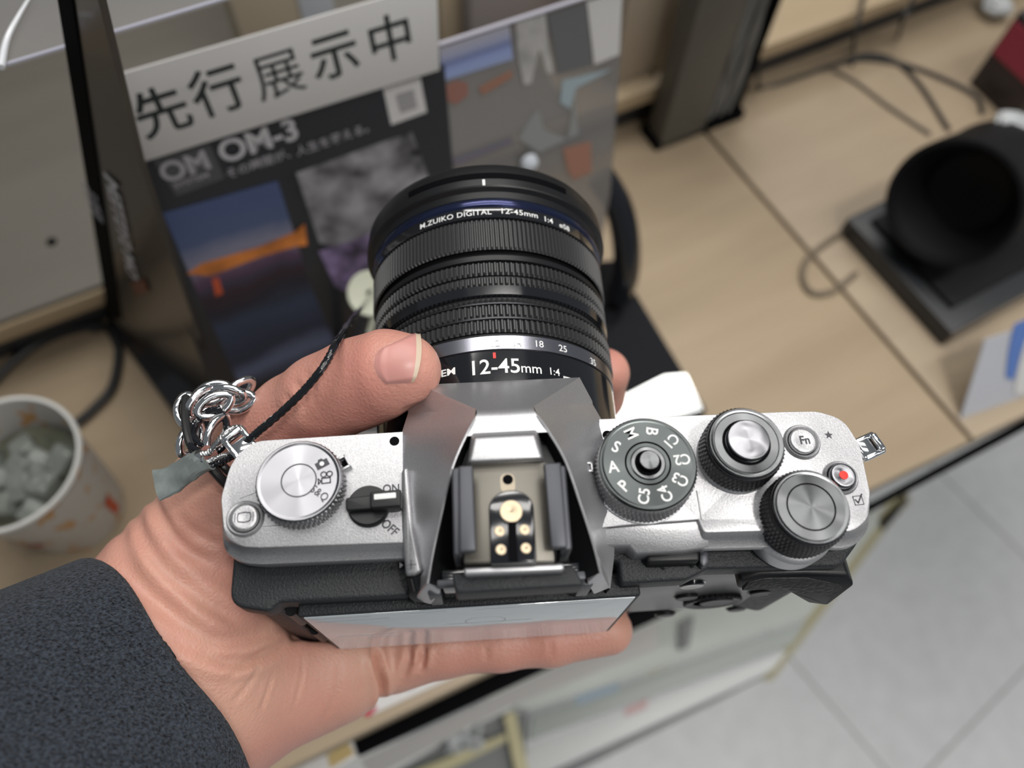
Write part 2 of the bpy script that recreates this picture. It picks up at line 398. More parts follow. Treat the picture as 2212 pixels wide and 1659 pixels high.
# front dial with the shutter button
fd, c, f = dial('front_dial', (1613, 955), 9.0, 7.9, 1.4, 58, M['spun_dark'], M['grit_black'], 4, .32, kx=.45)
g = MB(); revolve(g, [(8.3, -.05), (8.3, .9), (7.6, 1.5)], 80, f, cap1=False); g.build('dial_collar', M['silver_smooth'], fd)
g = MB(); ring2(g, 0, 0, 6.6, 6.75, fr((c[0], c[1], 8.86)), 80); ring2(g, 0, 0, 4.4, 5.0, fr((c[0], c[1], 8.87)), 80); g.build('groove_ring', M['pit'], fd)
cs = at(1623, 949, 10.4); g = MB(); revolve(g, [(4.4, 8.4), (4.4, 10.1), (4.2, 10.3), (4.1, 10.32), (2, 10.32), (.01, 10.32)], 80, fr((c[0]+.1, c[1]+.1, 0)), cap1=False)
g.build('shutter_button', M['spun'], fd)
# rear dial
rd, c, f = dial('rear_dial', (1753, 1094), 7.0, 7.9, -3.2, 60, M['spun_dark'], M['grit_black'], 5, .35, kx=.4)
g = MB(); revolve(g, [(8.5, -9.5), (9.1, -9.0), (9.1, -4.4), (8.6, -3.7), (8.0, -3.4)], 80, f, cap1=False); g.build('dial_collar', M['silver_smooth'], rd)
g = MB(); ring2(g, 0, 0, 4.7, 5.0, fr((c[0], c[1], 6.87)), 80); g.build('groove_ring', M['pit'], rd)

# --- round buttons
def button(name, px, r, m, zt=1.2, ringr=1.3):
    p = at(*px, zt); f = fr((p[0], p[1], 0)); g = MB()
    revolve(g, [(r*ringr+.25, -.05), (r*ringr+.1, .5), (r*ringr-.15, .75), (r*ringr-.5, .6), (r*1.04, .1)], 64, f, cap1=False)
    o = g.build(name, M['silver'], cam_t, ang=60)
    g = MB(); revolve(g, [(r*1.04, .0), (r*1.06, .12), (r, .12)], 48, f, cap1=False); g.build('button_gap', M['pit'], o)
    g = MB(); revolve(g, [(r, .05), (r, zt-.3), (r-.25, zt-.05), (r-.6, zt), (r*.5, zt-.12), (.01, zt-.18)], 64, f, cap1=False); g.build('button_cap', m, o, ang=60)
    return o, p
o, p = button('monitor_button', (527, 1117), 2.8, M['silver'])
g = MB(); s = spin(p, 2, ID, 1.16); stroke(g, rpoly([(-1.2, -.85), (0, -1.05), (1.2, -.85), (1.35, 0), (1.2, .85), (0, 1.05), (-1.2, .85), (-1.35, 0)], .3), .16, s, closed=True)
stroke(g, [(-1.8, -.9), (-1.8, .9)], .15, s); stroke(g, [(1.8, -.9), (1.8, .9)], .15, s); g.build('button_icon', M['ink'], o)
o, p = button('function_button', (1736, 951), 2.95, M['silver'])
g = MB(); glyphs(g, 'Fn', 2.7, spin((p[0]+.3, p[1]), 0, ID, 1.14), .5, sx=.9); g.build('button_lettering', M['ink'], o)
o, p = button('record_button', (1823, 1026), 2.75, M['spun'], 2.0)
g = MB(); revolve(g, [(.95, 1.7), (.95, 1.98), (.01, 2.0)], 32, fr((p[0], p[1], 0)), cap1=False); g.build('record_dot', M['red'], o)
# printed marks on the deck
g = MB(); q = at(1790, 940, 0)
flat(g, [((1.05 if k % 2 == 0 else .42)*math.sin(PI*k/5), (1.05 if k % 2 == 0 else .42)*math.cos(PI*k/5)) for k in range(10)], spin(q, -5))
g.build('star_mark', M['ink'], cam_t); g = MB()
q = at(1854, 1081, 0); s = spin(q, 2); stroke(g, [(-.95, -.95), (.95, -.95), (.95, .95), (-.95, .95)], .18, s, closed=True)
stroke(g, [(-.6, .15), (-.15, -.5), (1.1, 1.25)], .32, s)
g.build('check_mark', M['ink'], cam_t); g = MB()
glyphs(g, 'ON', 2.5, spin(at(845, 1056, 0), 0), .7, sx=.9)
g.build('switch_lettering', M['ink'], cam_t); g = MB()
glyphs(g, 'OFF', 2.6, spin(at(842, 1140, 0), -43), .7, sx=.85); stroke(g, [(0, 0), (.9, .1)], .3, spin(at(821, 1124, 0), -10))
g.build('switch_lettering', M['ink'], cam_t)
g = MB(); q = at(1462, 1158, -2.2); s = fr((q[0], q[1], q[2]+.12), (1, 0, 0), (0, .93, .33), (0, -.3, .95))
ring2(g, -1.3, 0, .5, .75, s); stroke(g, [(-.6, 0), (1.8, 0)], .25, s); stroke(g, [(1.0, 0), (1.0, -.8)], .25, s); stroke(g, [(1.7, 0), (1.7, -.8)], .25, s)
g.build('key_mark', M['ink'], cam_t)

# --- power lever
p = at(795, 1090, 2.0); f = fr((p[0], p[1], 0))
g = MB(); revolve(g, [(4.3, 0), (4.3, 1.4), (4.0, 1.8), (.01, 1.8)], 64, f, cap1=False); pw = g.build('power_switch', M['black'], cam_t, ang=50)
g = MB(); s = spin(p, 2)
prism(g, rpoly([(-4.3, -1.35), (1.2, -1.5), (1.2, 1.5), (-4.3, 1.35)], .6), 1.2, 3.6, s)
prism(g, rpoly([(.8, -1.75), (6.9, -1.85), (7.1, 1.7), (.8, 1.7)], .5), 1.4, 5.0, s)
g.build('lever', M['black'], pw, bevel=.3, bseg=3)
g = MB(); prism(g, rpoly([(1.6, -.1), (6.0, -.1), (6.0, 1.05), (1.6, 1.05)], .2), 4.9, 5.1, s); g.build('lever_insert', M['white'], pw, bevel=.05)

# --- strap lugs
def lug(px0, px1, z, w):
    a = at(*px0, z); c_ = at(*px1, z); t = (c_-a)/np.linalg.norm(c_-a); n = np.array([-t[1], t[0], 0]); g = MB(); L = np.linalg.norm(c_-a)
    s = fr(a, t, n)
    for y in (-w/2, w/2): boxm(g, (L/2, y*.8, 0), (L, w*.26, 1.6), s)
    boxm(g, (L-.6, 0, 0), (1.4, w*.86, 2.6), s); boxm(g, (0, 0, 0), (1.2, w*.9, 2.2), s)
    boxm(g, (L*.35, 0, 0), (L*.6, w*.9, 1.5), s)
    return g.build('strap_lug', M['chrome'], cam_t, bevel=.5, bseg=3)
lug((541, 985), (500, 936), -4.2, 5.4)
lug((1855, 975), (1898, 955), -4.2, 5.2)

# --- viewfinder hump
xc = .75
pr = MB()
def xy(px, py, z): return at(px, py, z)
def mir(p): return np.array([2*xc-p[0], p[1], p[2]])
F_ = np.array([18.3, 20.6, -2.2]); F2 = np.array([21.2, 16.2, -6.0]); B0 = np.array([22.0, 8.8, -1.2])
ridge = [np.array(q) for q in ((5.9, 7.2, 12.6), (6.2, 4.2, 14.4), (8.2, 0.4, 14.8), (11.0, -5.5, 13.8), (13.3, -13.0, 11.0), (15.4, -20, 7.6), (16.8, -25.4, 4.4))]
base = [np.array(q) for q in ((21.2, 15.4, -6.0), (22.0, 9.0, -1.0), (22.1, 3.0, -.4), (22.2, -4, -.4), (22.2, -12, -1.5), (21.6, -20, -5), (20.6, -26.0, -9.0))]
def S(p, s): return np.array([xc+s*p[0], p[1], p[2]])
for s in (-1, 1):
    rings = []
    n = len(ridge)
    for i in range(n):
        r_, b_ = ridge[i], base[i]; row = []
        for k in range(9):
            t = k/8; sag = -1.3*math.sin(PI*t)*min(1, i*.3)
            p = r_*(1-t)+b_*t; p = p+np.array([sag*.55, 0, sag*.9]); row.append(S(p, s))
        rings.append(row)
    # front fan closing on the brow
    row0 = [S(F_*(1-k/8*1.0)+F2*(k/8), s) for k in range(9)]
    loft(pr, [row0]+rings, cap=False, closed=False)
# central front facet, from the brow up to the crest, then the raised plateau
prof = [(20.6, -2.2, 18.3), (7.2, 12.6, 5.9), (5.6, 14.1, 5.75), (4.2, 14.5, 6.2), (2.0, 14.6, 7.2), (.4, 14.9, 8.0)]
rows = [[np.array([xc-w, y, z]), np.array([xc, y, z]), np.array([xc+w, y, z])] for y, z, w in prof]
loft(pr, rows, cap=False, closed=False)
# brow underside and front plate
loft(pr, [[S(F_, -1), S(F_, 1)], [S(F_+np.array([0, -1.2, -1.4]), -1), S(F_+np.array([0, -1.2, -1.4]), 1)], [S(np.array([18, 17, -14]), -1), S(np.array([18, 17, -14]), 1)]], cap=False, closed=False)
for s in (-1, 1): loft(pr, [[S(F_, s), S(F2, s)], [S(np.array([18, 17, -14]), s), S(np.array([20.5, 14, -14]), s)], [S(np.array([21, 8, -14]), s), S(np.array([21.5, 8, -14]), s)]], cap=False, closed=False)
for s in (-1, 1): loft(pr, [[S(q, s) for q in base], [S(q*np.array([1, 1, 0])+np.array([-.2, 0, -14]), s) for q in base]], cap=False, closed=False)
hump = pr.build('viewfinder_housing', M['silver_smooth'], cam_t, ang=32)
# bright bead along each ridge, with the dark inner wall dropping to the shoe
for s in (-1, 1):
    g = MB(); path = cr([S(q, s) for q in ridge[1:]], 6); tube(g, path, .32, 8); g.build('ridge_bead', M['silver_smooth'], cam_t)
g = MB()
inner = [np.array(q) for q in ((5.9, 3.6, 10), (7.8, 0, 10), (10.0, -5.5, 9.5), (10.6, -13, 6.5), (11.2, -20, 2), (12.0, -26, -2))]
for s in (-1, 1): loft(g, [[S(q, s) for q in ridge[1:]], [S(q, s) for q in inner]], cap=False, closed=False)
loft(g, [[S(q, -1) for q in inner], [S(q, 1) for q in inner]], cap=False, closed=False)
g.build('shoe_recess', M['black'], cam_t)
# plateau ahead of the shoe
g = MB(); T = [(-5.9, -1.2), (5.9, -1.2), (6.9, -6.2), (-7.1, -6.2)]
A = [np.array([xc+x-.7, y, 18.0]) for x, y in T]; Bq = [np.array([xc+x*1.12-.5, y+(2.6 if y > -3 else 0), 14.2 if y > -3 else 13]) for x, y in T]
hull2(g, A, Bq); g.build('shoe_front_block', M['silver'], cam_t, bevel=.6, bseg=4)

# --- hot shoe
hs = thing.__wrapped__ if hasattr(thing, '__wrapped__') else None
g = MB(); q = [at(x, y, 16.2) for x, y in ((1016, 1002), (1182, 998), (1198, 1212), (1002, 1215))]
hull2(g, q, [p-np.array([0, 0, 4]) for p in q]); shoe = g.build('hot_shoe', M['gun'], cam_t, bevel=.2)
def rail(pts, pts2):
    g = MB(); A = [at(x, y, 20) for x, y in pts]; hull2(g, A, [p-np.array([0, 0, 1.6]) for p in A])
    Bq = [at(x, y, 18.4) for x, y in pts2]; hull2(g, Bq, [p-np.array([0, 0, 9]) for p in Bq]); g.build('shoe_rail', M['railm'], shoe, bevel=.35, bseg=3)
rail([(990, 1006), (1022, 1004), (1029, 1190), (992, 1193)], [(975, 1012), (998, 1006), (1000, 1196), (980, 1200)])
rail([(1174, 1000), (1212, 998), (1226, 1182), (1190, 1184)], [(1204, 1003), (1222, 1006), (1236, 1186), (1212, 1190)])
g = MB(); c0 = at(1097, 1036, 16.2); flat(g, disc(c0[0], c0[1], 1.0), ID, 16.27); g.build('pin_hole', M['pit'], shoe)
g = MB(); flat(g, rpoly([(c0[0]-1.45, c0[1]-2.6), (c0[0]+1.3, c0[1]-2.6), (c0[0]+1.3, c0[1]+1.2), (c0[0]-1.45, c0[1]+1.2)], 1.3), ID, 16.23); g.build('pin_plate', mat('pin_plate_bronze', (.30, .26, .20), .4, .7), shoe)
a_ = at(1056, 1100, 16.9); b_ = at(1153, 1097, 16.9); d_ = at(1105, 1058, 16.9); e_ = at(1060, 1218, 16.9); h_ = at(1160, 1214, 16.9)
arch = [(e_[0], e_[1]), (h_[0], h_[1]), (b_[0], b_[1])]+[((a_[0]+b_[0])/2+(b_[0]-a_[0])/2*math.cos(PI*k/16), a_[1]+(d_[1]-a_[1])*math.sin(PI*k/16)) for k in range(1, 16)]+[(a_[0], a_[1])]
g = MB(); prism(g, arch, 15.5, 16.9); pad = g.build('contact_pad', M['gloss'], shoe, bevel=.3, bseg=3)
for n, (x, y, r) in enumerate(((1104, 1104, 2.12), (1079, 1147, .98), (1133, 1144, .98), (1082, 1187, .98), (1136, 1184, .98))):
    q = at(x, y, 17.0); g = MB(); revolve(g, [(r, 16.6), (r, 16.95), (r-.12, 17.02), (r-.16, 17.021), (.18, 17.021), (.14, 17.0), (.12, 16.85), (.01, 16.85)], 40, fr((q[0], q[1], 0)), cap1=False); g.build('contact', M['gold'], shoe)
g = MB(); q = [at(x, y, 17.0) for x, y in ((1097, 1128), (1115, 1127), (1119, 1212), (1099, 1213))]; hull2(g, q, [p-np.array([0, 0, .3]) for p in q]); g.build('contact_slot', M['pit'], shoe)
# bar and eyecup behind the shoe
g = MB(); q = [at(x, y, 14.5) for x, y in ((1001, 1225), (1218, 1215), (1219, 1232), (1003, 1242))]; hull2(g, q, [p-np.array([0, 0, 3]) for p in q]); g.build('rear_bar', M['silver_smooth'], cam_t, bevel=.5, bseg=3)
g = MB(); q = [at(x, y, 11.5) for x, y in ((975, 1236), (1240, 1222), (1262, 1264), (985, 1282))]; hull2(g, q, [at(990, 1285, 9), at(1258, 1268, 9), at(1258, 1268, 9)+np.array([0, .8, -9]), at(990, 1285, 9)+np.array([0, .8, -9])][::-1] if 0 else [p-np.array([0, 0, 7]) for p in q])
ec = g.build('eyecup', M['black_tex'], cam_t, bevel=.5, bseg=3)
g = MB(); boxm(g, (xc-.6, -24.5, -2), (27, 3.0, 12)); g.build('eyepiece_plate', M['gloss'], cam_t, bevel=.4)
g = MB()
for s in (-1, 1): boxm(g, (xc-.6+s*15.2, -24.6, -6), (2.6, 4.2, 11))
boxm(g, (xc-.6, -25.6, 3.6), (29, 1.6, 1.0))
g.build('eyepiece_frame', M['railm'], cam_t, bevel=.3)
# hump skirts that run down behind to the eyepiece
for s in (-1, 1):
    g = MB(); A = [S(np.array(q), s) for q in ((16.8, -25.2, 4.4), (20.6, -25.8, -9.0), (17.0, -27.0, -9.0), (14.5, -26.6, 1.0))]
    hull2(g, A, [p+np.array([0, 3.2, 0]) for p in A]); g.build('housing_skirt', M['silver_smooth'], cam_t, bevel=.3)

# --- diopter column on the left of the hump
g = MB(); A = [at(*p_) for p_ in ((867, 1014, 2.2), (880, 1006, 2.6), (889, 1100, 1.4), (893, 1150, .8), (913, 1234, -1.0), (896, 1243, -1.2), (876, 1243, -1.4), (868, 1150, .4))]; hull2(g, A, [p_-np.array([0, 0, 4.5]) for p_ in A]); dc = g.build('diopter_housing', M['silver'], cam_t, bevel=.7, bseg=4)
p0 = at(899, 1241, -3.2); p1 = at(906, 1268, -4.6)
g = MB(); tube(g, [p0, p1], 2.1, 40, star=.07, sn=14); g.build('diopter_knob', M['black'], dc, ang=20)
g = MB(); revolve(g, [(3.0, 0), (3.0, .8), (2.6, 1.0), (.01, .9)], 48, fr(at(915, 1277, -6.5), (1, 0, 0), (0, .35, .93), (0, -.93, .35)), cap1=False); g.build('diopter_cap', M['black'], dc)
g = MB(); q = at(889, 1222, -.75); s = spin(q, 0, ID, .12); stroke(g, [(-.9, 0), (.9, 0)], .2, s); stroke(g, [(0, -.9), (0, .9)], .2, s); flat(g, [(-2.3, -.6), (-1.6, 0), (-2.3, .6)], s)
q = at(898, 1060, 3.4); s = spin(q, 60, ID, .6); ring2(g, 0, 0, .35, .55, s); stroke(g, [(0, -1.2), (0, 1.2)], .15, s)
g.build('diopter_marks', M['ink'], dc)

# --- rear: screen, thumb rest, buttons
YS = -27.0
g = MB(); boxm(g, (-8.0, -24.2, -38.2), (73.5, 5.4, 48.4)); sc_ = g.build('rear_screen', M['black_tex'], cam_t, bevel=.7, bseg=3)
g = MB(); boxm(g, (-8.0, -26.95, -38.0), (71.0, .4, 46.8)); g.build('screen_glass', M['screen'], sc_, bevel=.15)
g = MB()
for x, z, w in ((-36, -16.5, 13), (-34, -20, 16), (-18, -16, 9), (-2, -16.5, 10), (14, -17, 12), (-34, -41, 14), (-30, -45, 8), (-4, -33, 20)):
    boxm(g, (x, -27.2, z), (w, .02, .22))
ff2 = fr((0, -27.21, 0), (1, 0, 0), (0, 0, 1), (0, -1, 0))
ring2(g, -5, -31, 4.6, 4.75, ff2); g.build('screen_lines', mat('screen_display_lines', (.30, .31, .34), .4, emit=.12), sc_)
g = MB()
for zc, h in ((-24, 12), (-50, 12)): tube(g, [(-47.0, -24.6, zc-h/2), (-47.0, -24.6, zc+h/2)], 1.3, 16)
g.build('screen_hinge', M['black'], sc_)
g = MB(); pts = [(1592, 1272), (1600, 1255), (1645, 1240), (1740, 1238), (1832, 1240), (1846, 1266), (1788, 1309), (1745, 1303), (1715, 1286), (1690, 1272)]
ZR = [-19, -15, -13.5, -13, -13, -15.5, -27, -27, -23, -20.5]
A = [at(x, y, z_) for (x, y), z_ in zip(pts, ZR)]
hull2(g, A, [np.array([p[0], -19.8, p[2]-.5]) for p in A]); tr = g.build('thumb_rest', M['black'], cam_t, bevel=.7, bseg=3)
pts = [(1602, 1273), (1615, 1257), (1655, 1247), (1740, 1246), (1815, 1262), (1826, 1272), (1784, 1300), (1750, 1295), (1718, 1279), (1690, 1270)]
g = MB(); A = [at(x, y, z_) for (x, y), z_ in zip(pts, [-19.0, -16, -14.6, -14.2, -17, -19, -26.2, -26.2, -22.6, -20])]; hull2(g, [p+np.array([0, -.35, .1]) for p in A], [p+np.array([0, .9, 0]) for p in A]); g.build('thumb_pad', M['leather'], tr, bevel=.2)
g = MB(); prism(g, rpoly([(30, -66), (72, -66), (76, -50), (76, -16), (30, -16)], [1, 6, 6, 3, 1]), 20.0, 21.6, fr((0, 0, 0), (1, 0, 0), (0, 0, 1), (0, -1, 0))); rp = g.build('rear_panel', mat('rear_panel_satin', (.075, .077, .08), .3, 0, [(4000, .3, 'n')], .00003, spec=.9), cam_t, bevel=.3)
def rbtn(px, py, r, h, name='rear_button', dark=False):
    q = on(px, py, (0, -21.6-h, 0), (0, 1, 0)); g = MB(); F = fr((q[0], -21.4, q[2]), (1, 0, 0), (0, 0, 1), (0, -1, 0))
    revolve(g, [(r+.5, 0), (r+.5, .3), (r+.1, .35), (r, .3), (r, h), (r-.3, h+.2), (.01, h+.1)], 40, F, cap1=False); return g.build(name, M['gloss'] if dark else M['black'], cam_t)
rbtn(1495, 1268, 3.0, .9, dark=True); rbtn(1484, 1294, 2.9, .8); rbtn(1645, 1284, 3.0, .8); rbtn(1438, 1331, 2.6, .6); rbtn(1592, 1319, 2.6, .7)
o = rbtn(1548, 1303, 4.4, 1.6, 'direction_pad'); 
q = on(1540, 1306, (0, -23, 0), (0, 1, 0)); g = MB(); F = fr((q[0], -21.6, q[2]), (1, 0, 0), (0, 0, 1), (0, -1, 0)); knob = MB()
revolve(g, [(7.4, 0), (7.6, .8), (7.2, 1.2), (5.0, .8)], 96, F, lambda k, i, a: .25*(i % 3 > 0), cap1=False); g.build('control_wheel', M['black'], cam_t, ang=20)
# eyepiece switch block between apron and thumb rest
g = MB(); A = [at(x, y, -6) for x, y in ((1398, 1202), (1404, 1188), (1500, 1180), (1512, 1186), (1512, 1212), (1400, 1216))]; hull2(g, A, [p+np.array([0, -.4, -6]) for p in A]); lv = g.build('lock_lever', M['black'], cam_t, bevel=.8, bseg=3)
g = MB(); q = at(1462, 1220, -9.5); revolve(g, [(3.6, 0), (3.6, .5), (3.0, .7), (2.7, .2), (.01, .2)], 48, fr(q, (1, 0, 0), (0, .75, .66), (0, -.66, .75)), cap1=False); g.build('lever_pivot', M['gloss'], lv)
q = at(1407, 1214, -8.2); g = MB(); revolve(g, [(.5, 0), (.5, .4), (.01, .4)], 20, fr((q[0], q[1], q[2]), (1, 0, 0), (0, .75, .66), (0, -.66, .75)), cap1=False); g.build('lever_dot', M['white'], lv)
g = MB(); A = [at(x, y, -7) for x, y in ((1511, 1184), (1530, 1180), (1532, 1214), (1520, 1224), (1512, 1216))]; hull2(g, A, [p+np.array([0, -.4, -5]) for p in A]); g.build('lever_stop', M['railm'], lv, bevel=.4)

# --- lens
FL = fr((XC, 0, ZL), (-1, 0, 0), (0, 0, 1), (0, 1, 0))
def yt(py, r): return at(1090, py, ZL+r)[1]
def cylf(r, y0, ang0=0.0):
    return lambda u, v, w=0.0: np.array([XC+(r+w)*math.sin(u/r+ang0), y0+v, ZL+(r+w)*math.cos(u/r+ang0)])
def ribs(y0, y1, r, n, d, name, par, mm=M['rib'], cuts=()):
    g = MB(); e = .35
    pr_ = [(r-d, y0), (r, y0+e), (r, y1-e), (r-d, y1)]
    revolve(g, pr_, n*4, FL, lambda k, i, a: 0 if (k in (0, 3) or i % 4 < 2) else -d, cap0=False, cap1=False)
    return g.build(name, mm, par, ang=30)
ys = {k: yt(py, r) for k, (py, r) in dict(bandB=(757, 31.2), bandT=(724, 31.7), z0=(716, 31.9), z1=(687, 32.1), z2=(681, 32.1), z3=(655, 32.1), kn=(646, 31.6), gap=(637, 31.4), gl0=(636, 31.9), gl1=(615, 31.9), f0=(614, 32), f1=(596, 32), f2=(590, 32), f3=(564, 32), pl=(550, 32), gp=(538, 32), h0=(536, 32.4), h1=(471, 32.6), t0=(467, 32.4), t1=(446, 32.3), b1=(429, 32.6), d1=(408, 33.2), l1=(389, 33.6), s1=(382, 33.6), fr_=(362, 33.3)).items()}
g = MB(); y = ys
revolve(g, [(28, 8), (28, 12), (30.2, 13), (31.0, y['bandB']-.2), (31.4, y['bandB']), (31.4, y['bandT']), (31.2, y['bandT']+.3), (31.2, y['z0']-.2), (30.9, y['z0']), (30.9, y['gap']), (31.0, y['gl0']), (31.0, y['f3']+.4), (31.9, y['f3']+.6), (32.0, y['pl']), (30.6, y['pl']+.3), (30.6, y['gp']), (31.0, y['h0']), (31.0, y['h1']), (29, y['fr_'])], 160, FL)
lens = g.build('lens', M['black'], cam_t)
g = MB(); revolve(g, [(31.0, 13.5), (31.3, 13.8), (31.5, y['bandB']-.15), (31.2, y['bandB'])], 160, FL, cap0=False, cap1=False); g.build('name_band', M['gloss'], lens)
g = MB(); revolve(g, [(31.3, y['bandB']+.05), (31.8, y['bandB']+.2), (31.8, y['bandT']-.1), (31.5, y['bandT']+.1)], 160, FL, cap0=False, cap1=False); g.build('focal_length_band', M['band'], lens)
ribs(y['z0']+.2, y['z1'], 32.2, 140, .9, 'zoom_ring', lens); ribs(y['z2'], y['z3'], 32.2, 140, .9, 'zoom_ring', lens)
g = MB(); revolve(g, [(31.2, y['z3']), (31.9, y['z3']+.15), (31.9, y['z3']+.5), (31.2, y['z3']+.6)], 160, FL, cap0=False, cap1=False)
revolve(g, [(31.2, y['z1']), (31.9, y['z1']+.15), (31.9, y['z2']-.15), (31.2, y['z2'])], 160, FL, cap0=False, cap1=False); g.build('ring_line', M['grit_black'], lens)
g = MB(); revolve(g, [(30.9, y['kn']-.5), (31.5, y['kn']), (30.9, y['kn']+.8)], 600, FL, lambda k, i, a: -.35*(i % 4 > 1), cap0=False, cap1=False); g.build('ring_notches', M['rib'], lens)
g = MB(); revolve(g, [(31.0, y['gl0']), (31.9, y['gl0']+.2), (32.1, y['gl1']-.2), (31.6, y['gl1'])], 160, FL, cap0=False, cap1=False); g.build('gloss_band', M['gloss'], lens)
ribs(y['f0'], y['f1'], 32.2, 150, .85, 'focus_ring', lens); ribs(y['f2'], y['f3'], 32.2, 150, .85, 'focus_ring', lens)
ribs(y['h0'], y['h1'], 32.7, 175, .65, 'hood_grip', lens)
g = MB(); revolve(g, [(31.4, y['h1']), (32.8, y['h1']+.2), (32.5, y['t0']+.3), (32.5, y['t1']-.1)], 160, FL, cap0=False, cap1=False); g.build('hood_name_band', M['gloss'], lens)
g = MB(); revolve(g, [(32.45, y['t1']-.1), (32.9, y['t1']+.4), (33.0, y['b1']-.6), (32.8, y['b1'])], 160, FL, cap0=False, cap1=False); g.build('blue_ring', M['blue'], lens)
g = MB(); revolve(g, [(32.6, y['b1']-.1), (32.9, y['b1']+.2), (33.3, y['d1']-.8), (34.4, y['d1']-.1), (34.6, y['d1']+.3), (34.6, y['l1']), (34.2, y['fr_']-.8), (33.0, y['fr_']+1.4), (29, y['fr_']+1.6), (28.6, y['fr_']-2)], 180, FL, cap0=False)
hood = g.build('lens_hood', M['black'], lens, ang=25)
g = MB(); a0, a1 = -36, 38
vs = [FL(34.72*math.sin(R(-a)), 34.72*math.cos(R(-a)), yy) for a in np.linspace(a0, a1, 40) for yy in (y['l1']-.1, y['s1']+.6)]
g.add(vs, [(2*i, 2*i+1, 2*i+3, 2*i+2) for i in range(39)]); g.build('hood_slot', M['pit'], lens)
g = MB(); q = at(1045, 398, ZL+34); s = cylf(34.7, q[1], (q[0]-XC)/34.7); boxm(g, (0, 0, 0), (.7, 1.9, .08), s); g.build('hood_mark', M['white'], lens)
# lettering round the barrel
def arc(s, size, px, py, r, bold=.5, sx=1.0, spacing=1.0):
    q = at(px, py, ZL+r*.985)
    for _ in range(6):
        a = math.asin(max(-1, min(1, (q[0]-XC)/r))); q = at(px, py, ZL+r*math.cos(a))
    g = MB(); glyphs(g, s, size, cylf(r+.06, q[1], a), bold, sx=sx, spacing=spacing); g.build('lens_lettering', M['white'], lens)
arc('12-45', 5.3, 1068, 793, 31.5, .35, 1.0); arc('mm', 3.6, 1148, 797, 31.5, .2, .95); arc('1:4', 2.7, 1197, 804, 31.5, .2, .95); arc('SYSTEM', 2.5, 942, 812, 31.5, .7, 1.2)
arc('12', 2.5, 1069, 742, 31.85, .2); arc('14', 2.5, 1117, 741, 31.85, .2); arc('18', 2.5, 1164, 744, 31.85, .2); arc('25', 2.5, 1216, 754, 31.85, .2); arc('35', 2.5, 1281, 783, 31.85, .2)
arc('M.ZUIKO DIGITAL', 2.2, 980, 468, 32.55, .25, 1.04, 1.06); arc('12-45mm', 2.3, 1122, 460, 32.55, .3, 1.12, 1.05); arc('1:4', 2.3, 1184, 476, 32.55, .3, 1.1); arc('\u00f858', 2.2, 1219, 491, 32.55, .3, 1.1)
g = MB(); q = at(1236, 810, ZL+30); s = cylf(31.56, q[1], math.asin((q[0]-XC)/31.6)); 
stroke(g, [(-1.9, -.9), (1.9, -.9), (1.9, .9), (-1.9, .9)], .3, s, closed=True); glyphs(g, 'PRO', 1.7, s, .5, sx=1.2)
g.build('lens_lettering', M['white'], lens)
g = MB(); q = at(1068, 768, ZL+31.5); s = cylf(31.55, q[1], math.asin((q[0]-XC)/31.6)); boxm(g, (0, 0, 0), (.65, 1.5, .1), s); g.build('index_line', M['red'], lens)
# ================================================================== the hand and its sleeve
def seg_d(P, a, b, ra, rb):
    a = np.array(a, np.float32); b = np.array(b, np.float32); ab = b-a; L = float(ab@ab)+1e-9
    h = np.clip((P-a)@ab/L, 0, 1)
    return np.linalg.norm(P-a-h[..., None]*ab, axis=-1)-(ra+(rb-ra)*h)
def smin(a, b, k):
    h = np.clip(.5+.5*(b-a)/k, 0, 1); return b+(a-b)*h-k*h*(1-h)
def smax(a, b, k): return -smin(-a, -b, k)
def boxd(P, lo, hi, r=0.0):
    c = (np.array(lo)+np.array(hi))/2; h = (np.array(hi)-np.array(lo))/2-r
    q = np.abs(P-c.astype(np.float32))-h.astype(np.float32)
    return np.linalg.norm(np.maximum(q, 0), axis=-1)+np.minimum(q.max(-1), 0)-r
def chain(P, pts, k=3):
    d = None
    for (a, ra), (b, rb) in zip(pts[:-1], pts[1:]):
        e = seg_d(P, a, b, ra, rb); d = e if d is None else smin(d, e, k)
    return d
A_ = at
THUMB = [(A_(880, 800, 0.5), 7.6), (A_(838, 806, -1.5), 9.2), (A_(770, 830, -7), 9.9), (A_(700, 862, -13), 10.0), (A_(640, 905, -22), 10.6), (A_(575, 965, -32), 12.6), (A_(500, 1080, -44), 16.5), (A_(442, 1205, -54), 18.8)]
PINK = [(A_(850, 1425, -82), 9.5), (A_(960, 1398, -78), 8.1), (A_(1080, 1389, -77), 7.6), (A_(1190, 1378, -76.5), 7.7), (A_(1315, 1362, -76), 6.9)]
RING = [((-24, -14, -84), 11), ((0, -13, -79), 9.0), ((28, -12, -78), 8.3), ((50, -10, -78), 7.5)]
MIDL = [((-18, 8, -84), 11.5), ((6, 14, -82), 9.5), ((32, 20, -79), 8.6), ((52, 26, -76), 8)]
INDX = [((-16, 30, -80), 11), ((4, 38, -77), 9.2), ((24, 44, -74), 8.8), ((34, 46, -66), 8.4), (A_(1306, 806, -52), 7.6)]
WR = (A_(385, 1335, -58), 20.0); WU = (A_(425, 1525, -66), 19.0)
EL = [(A_(230, 1600, -52), 20), (A_(230, 1730, -56), 21)]
HEEL = [(A_(470, 1490, -72), 19.5), (A_(590, 1452, -78), 18.5), (A_(690, 1436, -80), 16.0), (A_(740, 1432, -80), 14.2)]
